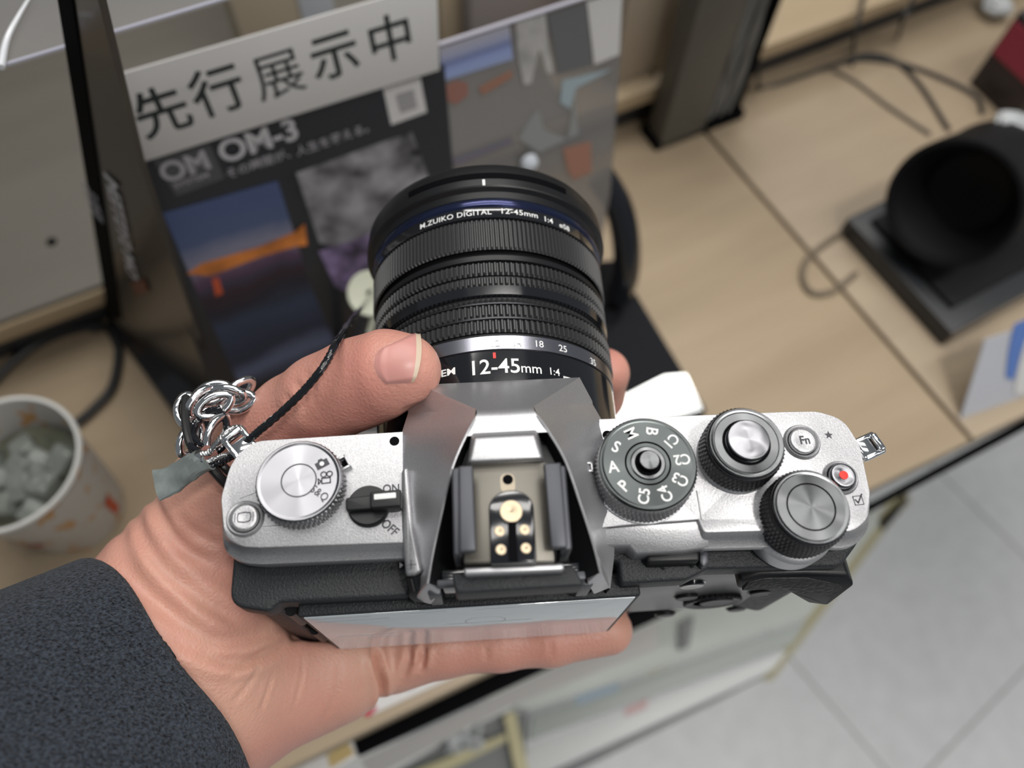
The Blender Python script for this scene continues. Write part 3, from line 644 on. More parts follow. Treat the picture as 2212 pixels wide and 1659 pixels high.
def hand_sdf(P):
    palm = chain(P, [(WR[0], 20), (A_(470, 1250, -66), 19), (A_(560, 1180, -80), 15), INDX[0]], 8)
    for c_ in ([WR, (A_(520, 1330, -78), 17), MIDL[0]], [(.5*(WR[0]+WU[0]), 20), (A_(580, 1400, -82), 16), RING[0]], HEEL):
        palm = smin(palm, chain(P, c_, 8), 9)
    arm = chain(P, [EL[0], WR], 10); arm = smin(arm, chain(P, [EL[1], WU], 10), 14); arm = smin(arm, chain(P, [WR, WU], 8), 14)
    palm = smin(palm, arm, 12)
    th = chain(P, THUMB, 4)
    web = chain(P, [(A_(560, 1010, -42), 11), ((-40, 22, -66), 11), INDX[0]], 8)
    palm = smin(palm, web, 12)
    d = smin(palm, th, 9)
    pk = chain(P, PINK, 2.5)
    d = smin(d, pk, 2.0)
    o = np.minimum(np.minimum(chain(P, RING, 3), chain(P, MIDL, 3)), chain(P, INDX, 3)); d = smin(d, o, 3)
    # flesh gives way to the camera it holds
    cb = boxd(P, (-57.9, -24.3, -68.2), (78.2, 8.1, -9), 4)
    cb = np.minimum(cb, boxd(P, (-45, -27.2, -62.6), (29, -20, -13.8), .5))
    cy = np.sqrt((P[..., 0]-XC)**2+(P[..., 2]-ZL)**2)-32.3
    cy = np.maximum(cy, np.maximum(10-P[..., 1], P[..., 1]-90))
    cb = np.minimum(cb, cy)
    cb = np.minimum(cb, boxd(P, (-21.4, 6, -20), (23, 16, -1), 2))
    return smax(d, .15-cb, 1.6)
def nets(fn, lo, hi, h):
    xs, ys_, zs = [np.arange(a, b, h, dtype=np.float32) for a, b in zip(lo, hi)]
    V = np.empty((len(xs), len(ys_), len(zs)), np.float32)
    YY, ZZ = np.meshgrid(ys_, zs, indexing='ij')
    for i0 in range(0, len(xs), 16):
        X = xs[i0:i0+16]; P = np.stack(np.broadcast_arrays(X[:, None, None], YY[None], ZZ[None]), -1)
        V[i0:i0+16] = fn(P)
    S_ = V < 0; nx, ny, nz = V.shape
    acc = np.zeros((nx-1, ny-1, nz-1, 3), np.float32); cnt = np.zeros((nx-1, ny-1, nz-1), np.float32)
    for ax in range(3):
        oa, ob = [(1, 2), (0, 2), (0, 1)][ax]
        for da in (0, 1):
            for db in (0, 1):
                s0 = [0, 0, 0]; s0[oa] = da; s0[ob] = db; s1 = list(s0); s1[ax] = 1
                sl = lambda s: tuple(slice(q, q+n-1) for q, n in zip(s, V.shape))
                a, b = V[sl(s0)], V[sl(s1)]; m = (a < 0) != (b < 0)
                t = np.where(m, a/np.where(m, a-b, 1), 0); off = np.zeros(3, np.float32); off[oa] = da; off[ob] = db
                for c_ in range(3): acc[..., c_] += np.where(m, (t if c_ == ax else off[c_]), 0)
                cnt += m
    idx = -np.ones(cnt.shape, np.int64); act = cnt > 0; idx[act] = np.arange(act.sum())
    ijk = np.argwhere(act); pos = (ijk+acc[act]/cnt[act][:, None])*h+np.array([xs[0], ys_[0], zs[0]])
    F = []
    for ax in range(3):
        oa, ob = [(1, 2), (2, 0), (0, 1)][ax]
        a = S_[tuple(slice(0, n-1) if i == ax else slice(1, n-1) for i, n in enumerate(V.shape))]
        b = S_[tuple(slice(1, n) if i == ax else slice(1, n-1) for i, n in enumerate(V.shape))]
        m = a != b; e = np.argwhere(m); fl = b[m]
        base = e.copy(); base[:, oa] += 1; base[:, ob] += 1
        q = []
        for da, db in ((-1, -1), (0, -1), (0, 0), (-1, 0)):
            t = base.copy(); t[:, oa] += da; t[:, ob] += db; q.append(idx[t[:, 0], t[:, 1], t[:, 2]])
        q = np.stack(q, 1); q[fl] = q[fl][:, ::-1]; F.append(q)
    F = np.concatenate(F); F = F[(F >= 0).all(1)]
    return pos.astype(float), F
def smooth(pos, F, n=2, w=.5):
    for _ in range(n):
        s = np.zeros_like(pos); c_ = np.zeros(len(pos))
        for i in range(4):
            a, b = F[:, i], F[:, (i+1) % 4]; np.add.at(s, a, pos[b]); np.add.at(s, b, pos[a]); np.add.at(c_, a, 1); np.add.at(c_, b, 1)
        pos = pos*(1-w)+w*s/np.maximum(c_, 1)[:, None]
    return pos
def normals(fn, P, e=.25):
    P = P.astype(np.float32); g = np.stack([fn(P+np.eye(3, dtype=np.float32)[i]*e)-fn(P-np.eye(3, dtype=np.float32)[i]*e) for i in range(3)], -1)
    return g/(np.linalg.norm(g, axis=-1, keepdims=True)+1e-9)
def march(fn, px, py):
    px = np.atleast_1d(px).astype(float); py = np.atleast_1d(py).astype(float)
    d = (RM.T @ np.stack([px-PP[0], py-PP[1], np.full_like(px, FPX)])).T; d /= np.linalg.norm(d, axis=1, keepdims=True)
    t = np.full(len(px), 90.0)
    for _ in range(90): t += np.clip(fn((CAM+t[:, None]*d).astype(np.float32)), -3, 8)*.8
    return CAM+t[:, None]*d
# creases and folds of skin, (pixels, half width mm, depth mm)
FOLDS = [
 ([(262, 1115), (270, 1165), (300, 1235), (360, 1300), (420, 1345)], 2.0, .9),
 ([(290, 1078), (305, 1150), (345, 1220), (410, 1280), (500, 1335), (560, 1355)], 1.7, 1.1),
 ([(325, 1060), (350, 1120), (400, 1185), (470, 1225)], 1.6, .9),
 ([(375, 1105), (420, 1150), (485, 1185)], 1.3, .5),
 ([(240, 1165), (262, 1225), (320, 1290), (400, 1352), (470, 1385), (560, 1370), (600, 1350)], 2.3, 1.3),
 ([(330, 1350), (400, 1395), (480, 1422), (560, 1418), (640, 1395)], 1.5, .7),
 ([(440, 1425), (520, 1432), (600, 1400), (650, 1370)], 1.2, .9),
 ([(480, 1470), (540, 1430), (590, 1390)], .7, .35), ([(500, 1520), (535, 1480), (560, 1430)], .7, .3),
 ([(655, 1415), (650, 1470), (630, 1540)], .5, .25), ([(735, 1420), (725, 1500), (690, 1570)], .8, .25),
 ([(590, 1450), (575, 1500), (560, 1540)], .6, .3),
 ([(806, 1395), (815, 1440), (824, 1480), (818, 1520)], 1.1, 3.2),
 ([(880, 1395), (884, 1425), (866, 1470)], .9, 1.0), ([(915, 1395), (914, 1420), (908, 1445)], .9, 1.8),
 ([(630, 820), (655, 850), (650, 900)], 1.2, .45), ([(650, 800), (675, 835), (672, 880)], 1.0, .35), ([(612, 850), (632, 880), (625, 920)], 1.1, .35),
 ([(440, 960), (470, 990), (520, 985)], 1.3, .4), ([(1050, 1395), (1052, 1430)], .8, .3), ([(1190, 1385), (1192, 1420)], .8, .3)]
pos, F = nets(hand_sdf, (-170, -105, -112), (64, 68, 14), HRES)
pos = smooth(pos, F, 3)
nrm = normals(hand_sdf, pos)
disp = np.zeros(len(pos))
for pts, w, dep in FOLDS:
    pp_ = np.array(cr([(x, y, 0) for x, y in pts], 6))[:, :2]; Q = march(hand_sdf, pp_[:, 0], pp_[:, 1])
    dm = np.full(len(pos), 1e9); tt = np.zeros(len(pos))
    near = (np.linalg.norm(pos-Q.mean(0), axis=1) < np.linalg.norm(Q-Q.mean(0), axis=1).max()+6)
    pn = pos[near]; dn = np.full(len(pn), 1e9); tn = np.zeros(len(pn))
    for i in range(len(Q)-1):
        a, b = Q[i], Q[i+1]; ab = b-a; h = np.clip((pn-a)@ab/(ab@ab+1e-9), 0, 1); dd = np.linalg.norm(pn-a-h[:, None]*ab, axis=1)
        u = dd < dn; dn[u] = dd[u]; tn[u] = (i+h[u])/(len(Q)-1)
    fade = np.clip(np.minimum(tn, 1-tn)*5, .15, 1)
    disp[near] -= dep*fade*(np.exp(-(dn/w)**2)-.42*np.exp(-((dn-2.1*w)/(w*1.1))**2))
# tendon and knuckle softness over the back of the thumb
pos = pos+nrm*disp[:, None]
skin = mat('skin', (.66, .36, .26), .42, 0, [(750, .6, 'e'), (1900, .5, 'n'), (260, .5, 'n')], .00022, (26, .14, 3), sss=.3)
nt = skin.node_tree; N_ = nt.nodes; L_ = nt.links
tc = N_.new('ShaderNodeTexCoord'); n1 = N_.new('ShaderNodeTexNoise'); n1.inputs['Scale'].default_value = 22; n1.inputs['Detail'].default_value = 4
L_.new(tc.outputs['Object'], n1.inputs['Vector'])
rp_ = N_.new('ShaderNodeValToRGB'); e_ = rp_.color_ramp.elements; e_[0].position = .32; e_[0].color = (.60, .265, .215, 1); e_[1].position = .68; e_[1].color = (.68, .395, .30, 1)
L_.new(n1.outputs['Fac'], rp_.inputs[0]); L_.new(rp_.outputs[0], N_['Principled BSDF'].inputs['Base Color'])
me = D.meshes.new('person'); org = A_(330, 1310, -58); ow = W(org)
me.from_pydata([tuple(W(p)-ow) for p in pos], [], F.tolist()); me.materials.append(skin)
me.polygons.foreach_set('use_smooth', [True]*len(me.polygons)); me.update()
person = D.objects.new('person', me); C.objects.link(person); person.location = ow; person['_o'] = tuple(float(v) for v in org)
tag(person, 'left hand in a dark wool sleeve, palm up, holding the silver camera', 'person')

# thumb nail laid on the flesh
def nailgrid(edge, n=22):
    """edge: four cubic corner sets -> grid of pixels"""
    L0_, L1_, R0_, R1_ = [np.array(p, float) for p in edge]; g = []
    for i in range(n+1):
        v = i/n; row = []
        for j in range(n+1):
            u = j/n
            a = L0_*(1-u)+R0_*u; b = L1_*(1-u)+R1_*u; p = a*(1-v)+b*v
            row.append(p)
        g.append(row)
    return np.array(g)
def nail_at(u, v):
    # u along the nail (0 cuticle .. 1 tip), v across; outline pinched into a rounded cuticle
    wv = (v-.5)*2; cut = 11*(wv*wv)**1.3; top = np.array([815+cut+u*(903-815-cut), 748-u*34+2]); bot = np.array([826+cut*.8+u*(893-826-cut*.8), 833-u*8])
    p = top*(1-v)+bot*v
    p[0] += -15*(1-u)*(1-wv*wv)+9*u*(1-wv*wv)
    return p
n = 30; G = np.array([[nail_at(i/n, j/n) for j in range(n+1)] for i in range(n+1)]).reshape(-1, 2)
Qn = march(hand_sdf, G[:, 0], G[:, 1]); Nn = normals(hand_sdf, Qn)
off = []
for i in range(n+1):
    for j in range(n+1):
        e = min(i/n*6, (1-abs(j/n-.5)*2)*5, 1); off.append(-.15+.55*min(1, e)+.35*(i/n)**2)
Qn = Qn+Nn*np.array(off)[:, None]
g = MB(); fs = []; ms = []
for i in range(n):
    for j in range(n):
        k = i*(n+1)+j; fs.append((k, k+1, k+n+2, k+n+1)); ms.append(1 if i >= n-3 else 0)
b0 = len(Qn); vs = list(Qn)+list(Qn-Nn*.6)
g.v = [tuple(p) for p in vs]; g.f = fs; g.m = ms
rim = [i*(n+1) for i in range(n+1)]+[n*(n+1)+j for j in range(1, n+1)]+[i*(n+1)+n for i in range(n-1, -1, -1)]+[j for j in range(n-1, 0, -1)]
for a, b in zip(rim, rim[1:]+rim[:1]): g.f.append((a, b, b0+b, b0+a)); g.m.append(1)
nail = mat('fingernail', (.60, .29, .26), .34, 0, [(600, .2, 'n')], .0001, (120, .08, 2), sss=.2)
nailtip = mat('nail_free_edge', (.62, .50, .38), .4)
g.build('fingernail', [nail, nailtip], person, ang=60)

# sleeve: a thick woollen cuff round the forearm
S0, S1 = A_(395, 1420, -55), A_(-250, 1800, -20)
ax_ = (S1-S0)/np.linalg.norm(S1-S0)
def sleeve_sdf(P, infl=0.0):
    o = smin(seg_d(P, A_(345, 1400, -58), A_(-200, 1760, -30), 30, 37), seg_d(P, A_(430, 1565, -66), A_(-20, 1990, -30), 29, 42), 26)
    i = o+4.2
    o = o-.0
    pl = (P-CUF.astype(np.float32))@CUN.astype(np.float32)      # beyond the cuff
    d = smax(o, pl, 2.4); d = smax(d, -np.minimum(i, -(pl+16)) if 0 else -i, 1.0)
    return d
c1, c2, c3 = A_(205, 1205, -36), A_(585, 1655, -52), A_(440, 1465, -34)
CUN = np.cross(c2-c1, np.array([0, 0, 1.])+0*ax_); CUN = CUN/np.linalg.norm(CUN); CUN = CUN+np.array([0, 0, .42]); CUN /= np.linalg.norm(CUN)
if CUN @ ax_ > 0: CUN = -CUN
CUF = c1
sp, sF = nets(sleeve_sdf, (-190, -150, -120), (-30, 20, 12), 1.1)
sp = smooth(sp, sF, 3); sn_ = normals(sleeve_sdf, sp)
rng = np.random.default_rng(3)
wav = .7*np.sin(sp@np.array([.11, -.05, .07])+1)+.5*np.sin(sp@np.array([-.06, .15, .05])); sp = sp+sn_*wav[:, None]
wool = mat('dark_wool', (.030, .037, .050), .95, 0, [(2000, 1.0, 'n'), (900, .5, 'n')], .0009, (1500, .95, 5), spec=.08)
wool.node_tree.nodes['Principled BSDF'].inputs['Sheen Weight'].default_value = .12
me = D.meshes.new('sleeve'); me.from_pydata([tuple(W(p)-ow) for p in sp], [], sF.tolist()); me.materials.append(wool)
me.polygons.foreach_set('use_smooth', [True]*len(me.polygons)); sl = D.objects.new('sleeve', me); C.objects.link(sl); sl.parent = person; sl['_o'] = person['_o']
# ================================================================== the shop behind
ZT = -310.0                       # counter top
a23 = R(23); AX = np.array([math.cos(a23), math.sin(a23), 0]); BX = np.array([-math.sin(a23), math.cos(a23), 0]); UZ = np.array([0, 0, 1.])
def pix(pts, z): return [at(x, y, z) for x, y in pts]
def slab(name, pts, z, th, m, parent=None, bevel=0, mats=None):
    A = pix(pts, z) if not isinstance(pts[0], np.ndarray) else [np.array([p[0], p[1], z]) for p in pts]
    g = MB(); hull2(g, A, [p-np.array([0, 0, th]) for p in A]); return g.build(name, m, parent, bevel=bevel)

# --- floor
fl = mat('vinyl_floor_tile', (.62, .63, .64), .35, 0, None, .001, (9, .05, 4))
nt = fl.node_tree; N_ = nt.nodes; L_ = nt.links; tc = N_.new('ShaderNodeTexCoord'); mp = N_.new('ShaderNodeMapping'); mp.inputs['Rotation'].default_value = (0, 0, R(-33))
br = N_.new('ShaderNodeTexBrick'); br.offset = 0; br.inputs['Scale'].default_value = 1; br.inputs['Brick Width'].default_value = .45; br.inputs['Row Height'].default_value = .45; br.inputs['Mortar Size'].default_value = .0022
br.inputs['Color1'].default_value = (.76, .77, .78, 1); br.inputs['Color2'].default_value = (.80, .81, .82, 1); br.inputs['Mortar'].default_value = (.42, .42, .42, 1)
L_.new(tc.outputs['Object'], mp.inputs[0]); L_.new(mp.outputs[0], br.inputs['Vector'])
ns = N_.new('ShaderNodeTexNoise'); ns.inputs['Scale'].default_value = 30; ns.inputs['Detail'].default_value = 6; L_.new(tc.outputs['Object'], ns.inputs['Vector'])
mr = N_.new('ShaderNodeMapRange'); mr.inputs['To Min'].default_value = .86; mr.inputs['To Max'].default_value = 1.12; L_.new(ns.outputs['Fac'], mr.inputs['Value'])
vm = N_.new('ShaderNodeVectorMath'); vm.operation = 'SCALE'; L_.new(br.outputs['Color'], vm.inputs[0]); L_.new(mr.outputs[0], vm.inputs['Scale']); L_.new(vm.outputs[0], N_['Principled BSDF'].inputs['Base Color'])
g = MB(); boxm(g, (300, 300, -1160), (9000, 9000, 20)); struct(g.build('floor', fl))

# --- counter boards (one joint runs towards the back)
F0 = at(770, 1588, ZT); F1 = at(2212, 897, ZT); FD = (F1-F0)/np.linalg.norm(F1-F0); FN = np.array([FD[1], -FD[0], 0])   # front edge direction, outward normal
K0 = at(1345, 303, ZT); K1 = at(2080, 22, ZT); KD = (K1-K0)/np.linalg.norm(K1-K0)
J0 = at(1490, 245, ZT); J1 = at(2100, 950, ZT); JD = (J1-J0)/np.linalg.norm(J1-J0)
def meet(p, d, q, e):
    t = np.linalg.solve(np.array([[d[0], -e[0]], [d[1], -e[1]]]), (q-p)[:2]); return p+d*t[0]
jf = meet(F0, FD, J0, JD); jb = meet(K0, KD, J0, JD)-JD*60
left = [F0-FD*420, jf-FD*1.7, jb-KD*1.7, K0-KD*560+BX*60]
right = [jf+FD*1.7, F1+FD*500, K1+KD*500+BX*60, jb+KD*1.7]
ct = M['wood']
o = slab('counter_board', left, ZT, 25, ct, bevel=1); tag(o, 'pale wooden counter board under the paper cup and poster stand', 'counter board', 'pale wooden boards of the display counter')
o = slab('counter_board', right, ZT, 25, ct, bevel=1); tag(o, 'pale wooden counter board carrying the black round lens at right', 'counter board', 'pale wooden boards of the display counter')
# carcass set back beneath, with black strip in front
g = MB(); Q = [F0-FD*400-FN*12, F1+FD*480-FN*12, K1+KD*480+BX*40, K0-KD*540+BX*40]
A = [np.array([p[0], p[1], ZT-26]) for p in Q]; hull2(g, A, [p-np.array([0, 0, 60]) for p in A]); o = g.build('counter_carcass', M['greyboard']); tag(o, 'grey frame under the pale wooden counter boards', 'counter')
def fpt(px, py, k=0): return on(px, py, F0+FN*k, FN)
zb = ZT-28
o = slab('black_edge_strip', [(762, 1594), (1107, 1431), (1420, 1290), (1890, 1080), (2300, 856), (2300, 880), (1890, 1100), (1420, 1336), (1214, 1430), (774, 1634)], zb, 8, M['pit'], bevel=.8); tag(o, 'black strip projecting along the front edge of the wooden counter', 'strip')
o = thing('price_rail', 'white price rail under the counter edge beside the black strip', 'price rail', at(660, 1680, zb-8))
slab('rail_strip', [(760, 1596), (772, 1636), (700, 1680), (480, 1800), (380, 1800), (600, 1668)], zb, 8, M['paper'], o, bevel=.6)
slab('price_label', [(706, 1632), (752, 1604), (766, 1628), (714, 1660)], zb+.6, .5, mat('ochre_label', (.50, .38, .17), .6), o)
slab('white_ledge', [(778, 1642), (1214, 1436), (1420, 1344), (1420, 1400), (1110, 1520), (800, 1680)], zb-60, 6, mat('pale_ledge', (.42, .41, .40), .5)); tag(D.objects['white_ledge'], 'pale grey ledge just below the black strip', 'ledge')
# paper on the counter behind the palm
o = slab('paper_slip', [(800, 1545), (1045, 1432), (1120, 1388), (900, 1430), (780, 1500)], ZT+.9, .6, M['paper']); o = tag(o, 'white paper slip lying on the counter edge below the palm', 'paper')
o2 = slab('dark_print', [(862, 1492), (900, 1452), (985, 1425), (960, 1448), (885, 1490)], ZT+1.2, .3, mat('mauve_print', (.18, .15, .19), .6)); o2.parent = o; o2['label'] = 'dark mauve printed patch'
o2 = slab('red_print', [(782, 1540), (808, 1522), (815, 1530), (795, 1550)], ZT+1.2, .3, mat('crimson_print', (.45, .03, .07), .6)); o2.parent = o; o2['label'] = 'small red printed mark'

# --- raised shelf at the back
sh = thing('raised_shelf', 'raised pale wooden shelf with a dark recess along the back of the counter', 'shelf', (K0[0], K0[1], ZT))
s = fr((K0[0], K0[1], 0), KD, np.array([-KD[1], KD[0], 0]))
g = MB(); boxm(g, (50, 170, ZT+32+7), (1700, 340, 14), s); g.build('shelf_board', M['wood_edge'], sh, bevel=.8)
g = MB(); boxm(g, (50, 175, ZT+16), (1690, 320, 32), s); g.build('shelf_recess', mat('dark_grey_recess', (.05, .05, .052), .6), sh)
g = MB(); boxm(g, (50, 350, ZT+250), (1700, 20, 560), s); o = struct(g.build('wall_back', mat('shop_wall_panel', (.17, .16, .145), .7)))
# grey grained board standing on the shelf at left
def sp_(u, v, z): return s(u, v, z)
lb = MB(); e0 = at(-80, 592, ZT+46); e1 = at(215, 543, ZT+46)
gb = MB(); boxm(gb, (-330, 168, ZT+46+2), (560, 332, 4), s); ob = thing('grey_board', 'grey grained board with one screw, behind the left panel of the poster stand', 'board', sp_(-330, 120, ZT+46))
gb.build('board_panel', M['greyboard'], ob, bevel=.6)
q = at(112, 523, ZT+50); g = MB(); revolve(g, [(3.2, ZT+49.9), (3.0, ZT+50.8), (.01, ZT+51.0)], 24, fr((q[0], q[1], 0)), cap1=False); g.build('screw', M['pit'], ob)

# --- poster stand
P0 = at(560, 957, -297); LN = R(10); UX = math.cos(LN)*UZ+math.sin(LN)*BX; PN = np.cross(AX, UX)
def pl(px, py, k=0.0): return on(px, py, P0+PN*k, PN)
def pf(c, k=0.0, rot=0):
    ca, sa = math.cos(R(rot)), math.sin(R(rot)); c = np.array(c)
    return lambda u, v, w=0.0: c+AX*(u*ca-v*sa)+UX*(u*sa+v*ca)+PN*(w+k)
st = thing('poster_stand', 'black poster stand with side panels and glossy base behind the held camera', 'display stand', P0+np.array([70, 20, -8]))
bl = mat('poster_black', (.013, .014, .018), .34, 0, coat=.15)
def psheet(px, k, th, name, m, par, mats=None, bevel=0):
    A = [pl(x, y, k) for x, y in px]; A = [p+UX*max(0, (-295.5-p[2])/UX[2]) for p in A]; g = MB(); hull2(g, A, [p-PN*th for p in A]); return g.build(name, m, par, bevel=bevel)
post = psheet([(268, 352), (960, 140), (1010, 720), (930, 960), (520, 985), (470, 870)], 0, 3, 'poster_panel', bl, st)
# photographs printed on the poster
def picmat(name, stops, sc_=22, rz=0, dist=.25):
    m = mat(name, (.1, .1, .1), .4); nt = m.node_tree; N_ = nt.nodes; L_ = nt.links
    tc = N_.new('ShaderNodeTexCoord'); mp = N_.new('ShaderNodeMapping'); mp.inputs['Rotation'].default_value = (0, 0, rz); L_.new(tc.outputs['Generated'], mp.inputs[0])
    sep = N_.new('ShaderNodeSeparateXYZ'); L_.new(mp.outputs[0], sep.inputs[0])
    ns = N_.new('ShaderNodeTexNoise'); ns.inputs['Scale'].default_value = sc_; ns.inputs['Detail'].default_value = 4; L_.new(tc.outputs['Object'], ns.inputs['Vector'])
    ma = N_.new('ShaderNodeMath'); ma.operation = 'MULTIPLY_ADD'; ma.inputs[1].default_value = dist; L_.new(ns.outputs['Fac'], ma.inputs[0]); L_.new(sep.outputs[2], ma.inputs[2])
    r = N_.new('ShaderNodeValToRGB'); L_.new(ma.outputs[0], r.inputs[0]); el = r.color_ramp.elements
    for i, (p, c_) in enumerate(stops):
        e = el[i] if i < 2 else el.new(p)
        e.position = p; e.color = (*c_, 1)
    L_.new(r.outputs[0], N_['Principled BSDF'].inputs['Base Color']); return m
dusk = picmat('dusk_river_print', [(0, (.01, .012, .02)), (1, (.06, .085, .19)), (.14, (.03, .035, .06)), (.22, (.10, .12, .20)), (.30, (.015, .02, .045)), (.5, (.03, .045, .09)), (.58, (.012, .012, .025)), (.66, (.03, .012, .02)), (.70, (.04, .03, .06)), (.745, (.10, .05, .10)), (.82, (.22, .22, .30)), (.90, (.07, .10, .20))], 30, 0, .16)
o = psheet([(352, 462), (600, 392), (668, 610), (736, 770), (520, 838), (430, 640)], .4, .4, 'sunset_photo', dusk, post)
o = psheet([(404, 592), (436, 570), (560, 534), (640, 500), (658, 484), (664, 530), (640, 532), (560, 556), (455, 596)], .7, .2, 'sunset_glow', mat('orange_print', (.62, .20, .04), .5, var=(60, .5)), post)
o = psheet([(458, 604), (472, 600), (482, 634), (466, 640)], .7, .2, 'sunset_glow', mat('red_print', (.55, .09, .03), .5), post)
bw = mat('grey_print_and_reflection', (.19, .185, .20), .5, 0, var=(60, .98, 3)); o = psheet([(640, 375), (890, 285), (940, 420), (870, 560), (690, 525)], .4, .4, 'crowd_photo', bw, post)
vio = mat('violet_print', (.16, .12, .22), .5, 0, var=(90, .9, 3)); o = psheet([(690, 545), (870, 480), (880, 600), (780, 640), (725, 620)], .5, .4, 'blossom_photo', vio, post)
grey = mat('pale_grey_print', (.36, .35, .38), .5)
# heading and badge
A = [(330, 345), (452, 310), (485, 385), (382, 424)]; o = psheet(A, .4, .3, 'badge', mat('badge_grey', (.075, .075, .08), .5), post)
g = MB(); glyphs(g, 'OM', 13, pf(pl(400, 362, .8), 0, 0), .9, sx=1.0); glyphs(g, 'SYSTEM', 3.6, pf(pl(414, 390, .8), 0, 0), .4, sx=1.25); g.build('badge_lettering', grey, o)
g = MB(); glyphs(g, 'OM-3', 14.5, pf(pl(560, 306, .8), 0, 0), .9, sx=1.0); g.build('heading', mat('heading_white', (.50, .49, .51), .5), post)
g = MB(); glyphs(g, 'その瞬間が、', 5.4, pf(pl(566, 352, .8), 0, 0), .3); glyphs(g, '人生を変える。', 5.4, pf(pl(726, 300, .8), 0, 0), .3); g.build('tagline', grey, post)
o = psheet([(828, 192), (908, 168), (922, 242), (845, 270)], .4, .4, 'white_square', M['paper'], post)
o = psheet([(855, 205), (893, 193), (902, 232), (866, 244)], .7, .2, 'grey_square', mat('mid_grey_print', (.33, .32, .33), .6), post)
# header card
lab = psheet([(187, 181), (944, -38), (950, 152), (286, 358)], 3.0, 1.2, 'header_card', M['paper'], st, bevel=.3)
g = MB()
for ch, px, py in (('先', 353, 248), ('行', 474, 204), ('展', 604, 168), ('示', 725, 126), ('中', 845, 91)): glyphs(g, ch, 21.3, pf(pl(px, py, 3.1)), .42 if ch != '展' else 0)
g.build('header_lettering', mat('green_black_ink', (.012, .02, .018), .5), lab)
# left wing
w0 = pl(478, 905, -1); w0 = P0+np.array([0, 0, 0.]); wl = at(232, 690, -296); wd_ = wl-w0; wd_[2] = 0; wd_ /= np.linalg.norm(wd_); WN = np.cross(wd_, UX); WN /= np.linalg.norm(WN)
def wg(px, py, k=0): return on(px, py, w0+WN*k, WN)
def wsheet(px, k, th, name, m, par, bevel=0):
    A = [wg(x, y, k) for x, y in px]; A = [p+UX*max(0, (-295.5-p[2])/UX[2]) for p in A]; g = MB(); hull2(g, A, [p-WN*th for p in A]); return g.build(name, m, par, bevel=bevel)
sgn = 1 if (CAM-w0)@WN > 0 else -1
wing = wsheet([(122, -25), (196, -60), (300, 352), (525, 955), (430, 930), (243, 690), (228, 640)], 0, 2.5*sgn, 'side_panel', mat('side_panel_black', (.035, .030, .026), .30, 0, coat=.2), st)
ed = wsheet([(120, -25), (150, -30), (262, 690), (236, 700), (226, 640)], .6*sgn, 3.5*sgn, 'panel_edge', M['pit'], st)
g = MB()
up = UX; q = wg(262, 490, .9*sgn)
qa, qb = wg(238, 385, .9*sgn), wg(288, 600, .9*sgn); lu_ = (qb-qa)/np.linalg.norm(qb-qa); lv_ = np.cross(WN, lu_)*sgn; q = .5*(qa+qb); lv_ = -lv_ if (lv_@wd_) > 0 else lv_; lv_ = -lv_
pj = lambda P: (lambda c_: np.array([c_[0]/c_[2]*FPX, c_[1]/c_[2]*FPX]))(RM @ P+TV)
hpx = np.linalg.norm(pj(q+lv_)-pj(q)); hs_ = 38/hpx                       # lettering height from its apparent 38 px
g = MB(); gt = MB(); glyphs(gt, 'OM SYSTEM', 10, lambda u, v, w=0: (u, v, w), .9); U = [p[0] for p in gt.v]; V_ = [p[1] for p in gt.v]
LL = np.linalg.norm(qb-qa); g.v = [tuple(q+lu_*(-(p[0]-(max(U)+min(U))/2)/(max(U)-min(U))*LL)+lv_*(-(p[1]-(max(V_)+min(V_))/2)/(max(V_)-min(V_))*hs_)+WN*sgn*p[2]) for p in gt.v]; g.f = gt.f; g.m = gt.m
g.build('panel_lettering', mat('panel_lettering_white', (.60, .58, .60), .5), wing)
q2 = wg(199, 437, 1.0*sgn); g = MB(); glyphs(g, '新製品', 9.5, lambda u, v, w=0: q2+lu_*(-u)+lv_*(-v)+WN*sgn*w, .3); g.build('edge_lettering', grey, ed)
o = wsheet([(283, 610), (312, 602), (322, 630), (295, 640)], .8*sgn, .2, 'orange_glow', mat('dull_orange_print', (.14, .04, .015), .5), wing)
# glossy base
bb = [(226, 688), (300, 640), (1330, 560), (1362, 612), (1528, 886), (1500, 920), (560, 1010), (440, 985)]
basem = mat('glossy_black_base', (.012, .012, .014), .12, 0, coat=.5)
slab('stand_base', bb, -296, 13.5, basem, st, bevel=1.5)
# curved black moulding at the right of the base
g = MB(); path = cr([at(1296, 380, -210), at(1335, 445, -225), at(1352, 520, -245), at(1352, 590, -268), at(1335, 640, -288)], 8); tube(g, path, 9, 16); g.build('curved_moulding', M['gloss'], st)
slab('base_glint', [(1300, 880), (1435, 812), (1482, 808), (1518, 884), (1450, 905), (1300, 925)], -295.4, .5, mat('painted_base_glint', (.75, .77, .77), .15, .6), st)  # bright flat patch painting the white glints on the glossy base
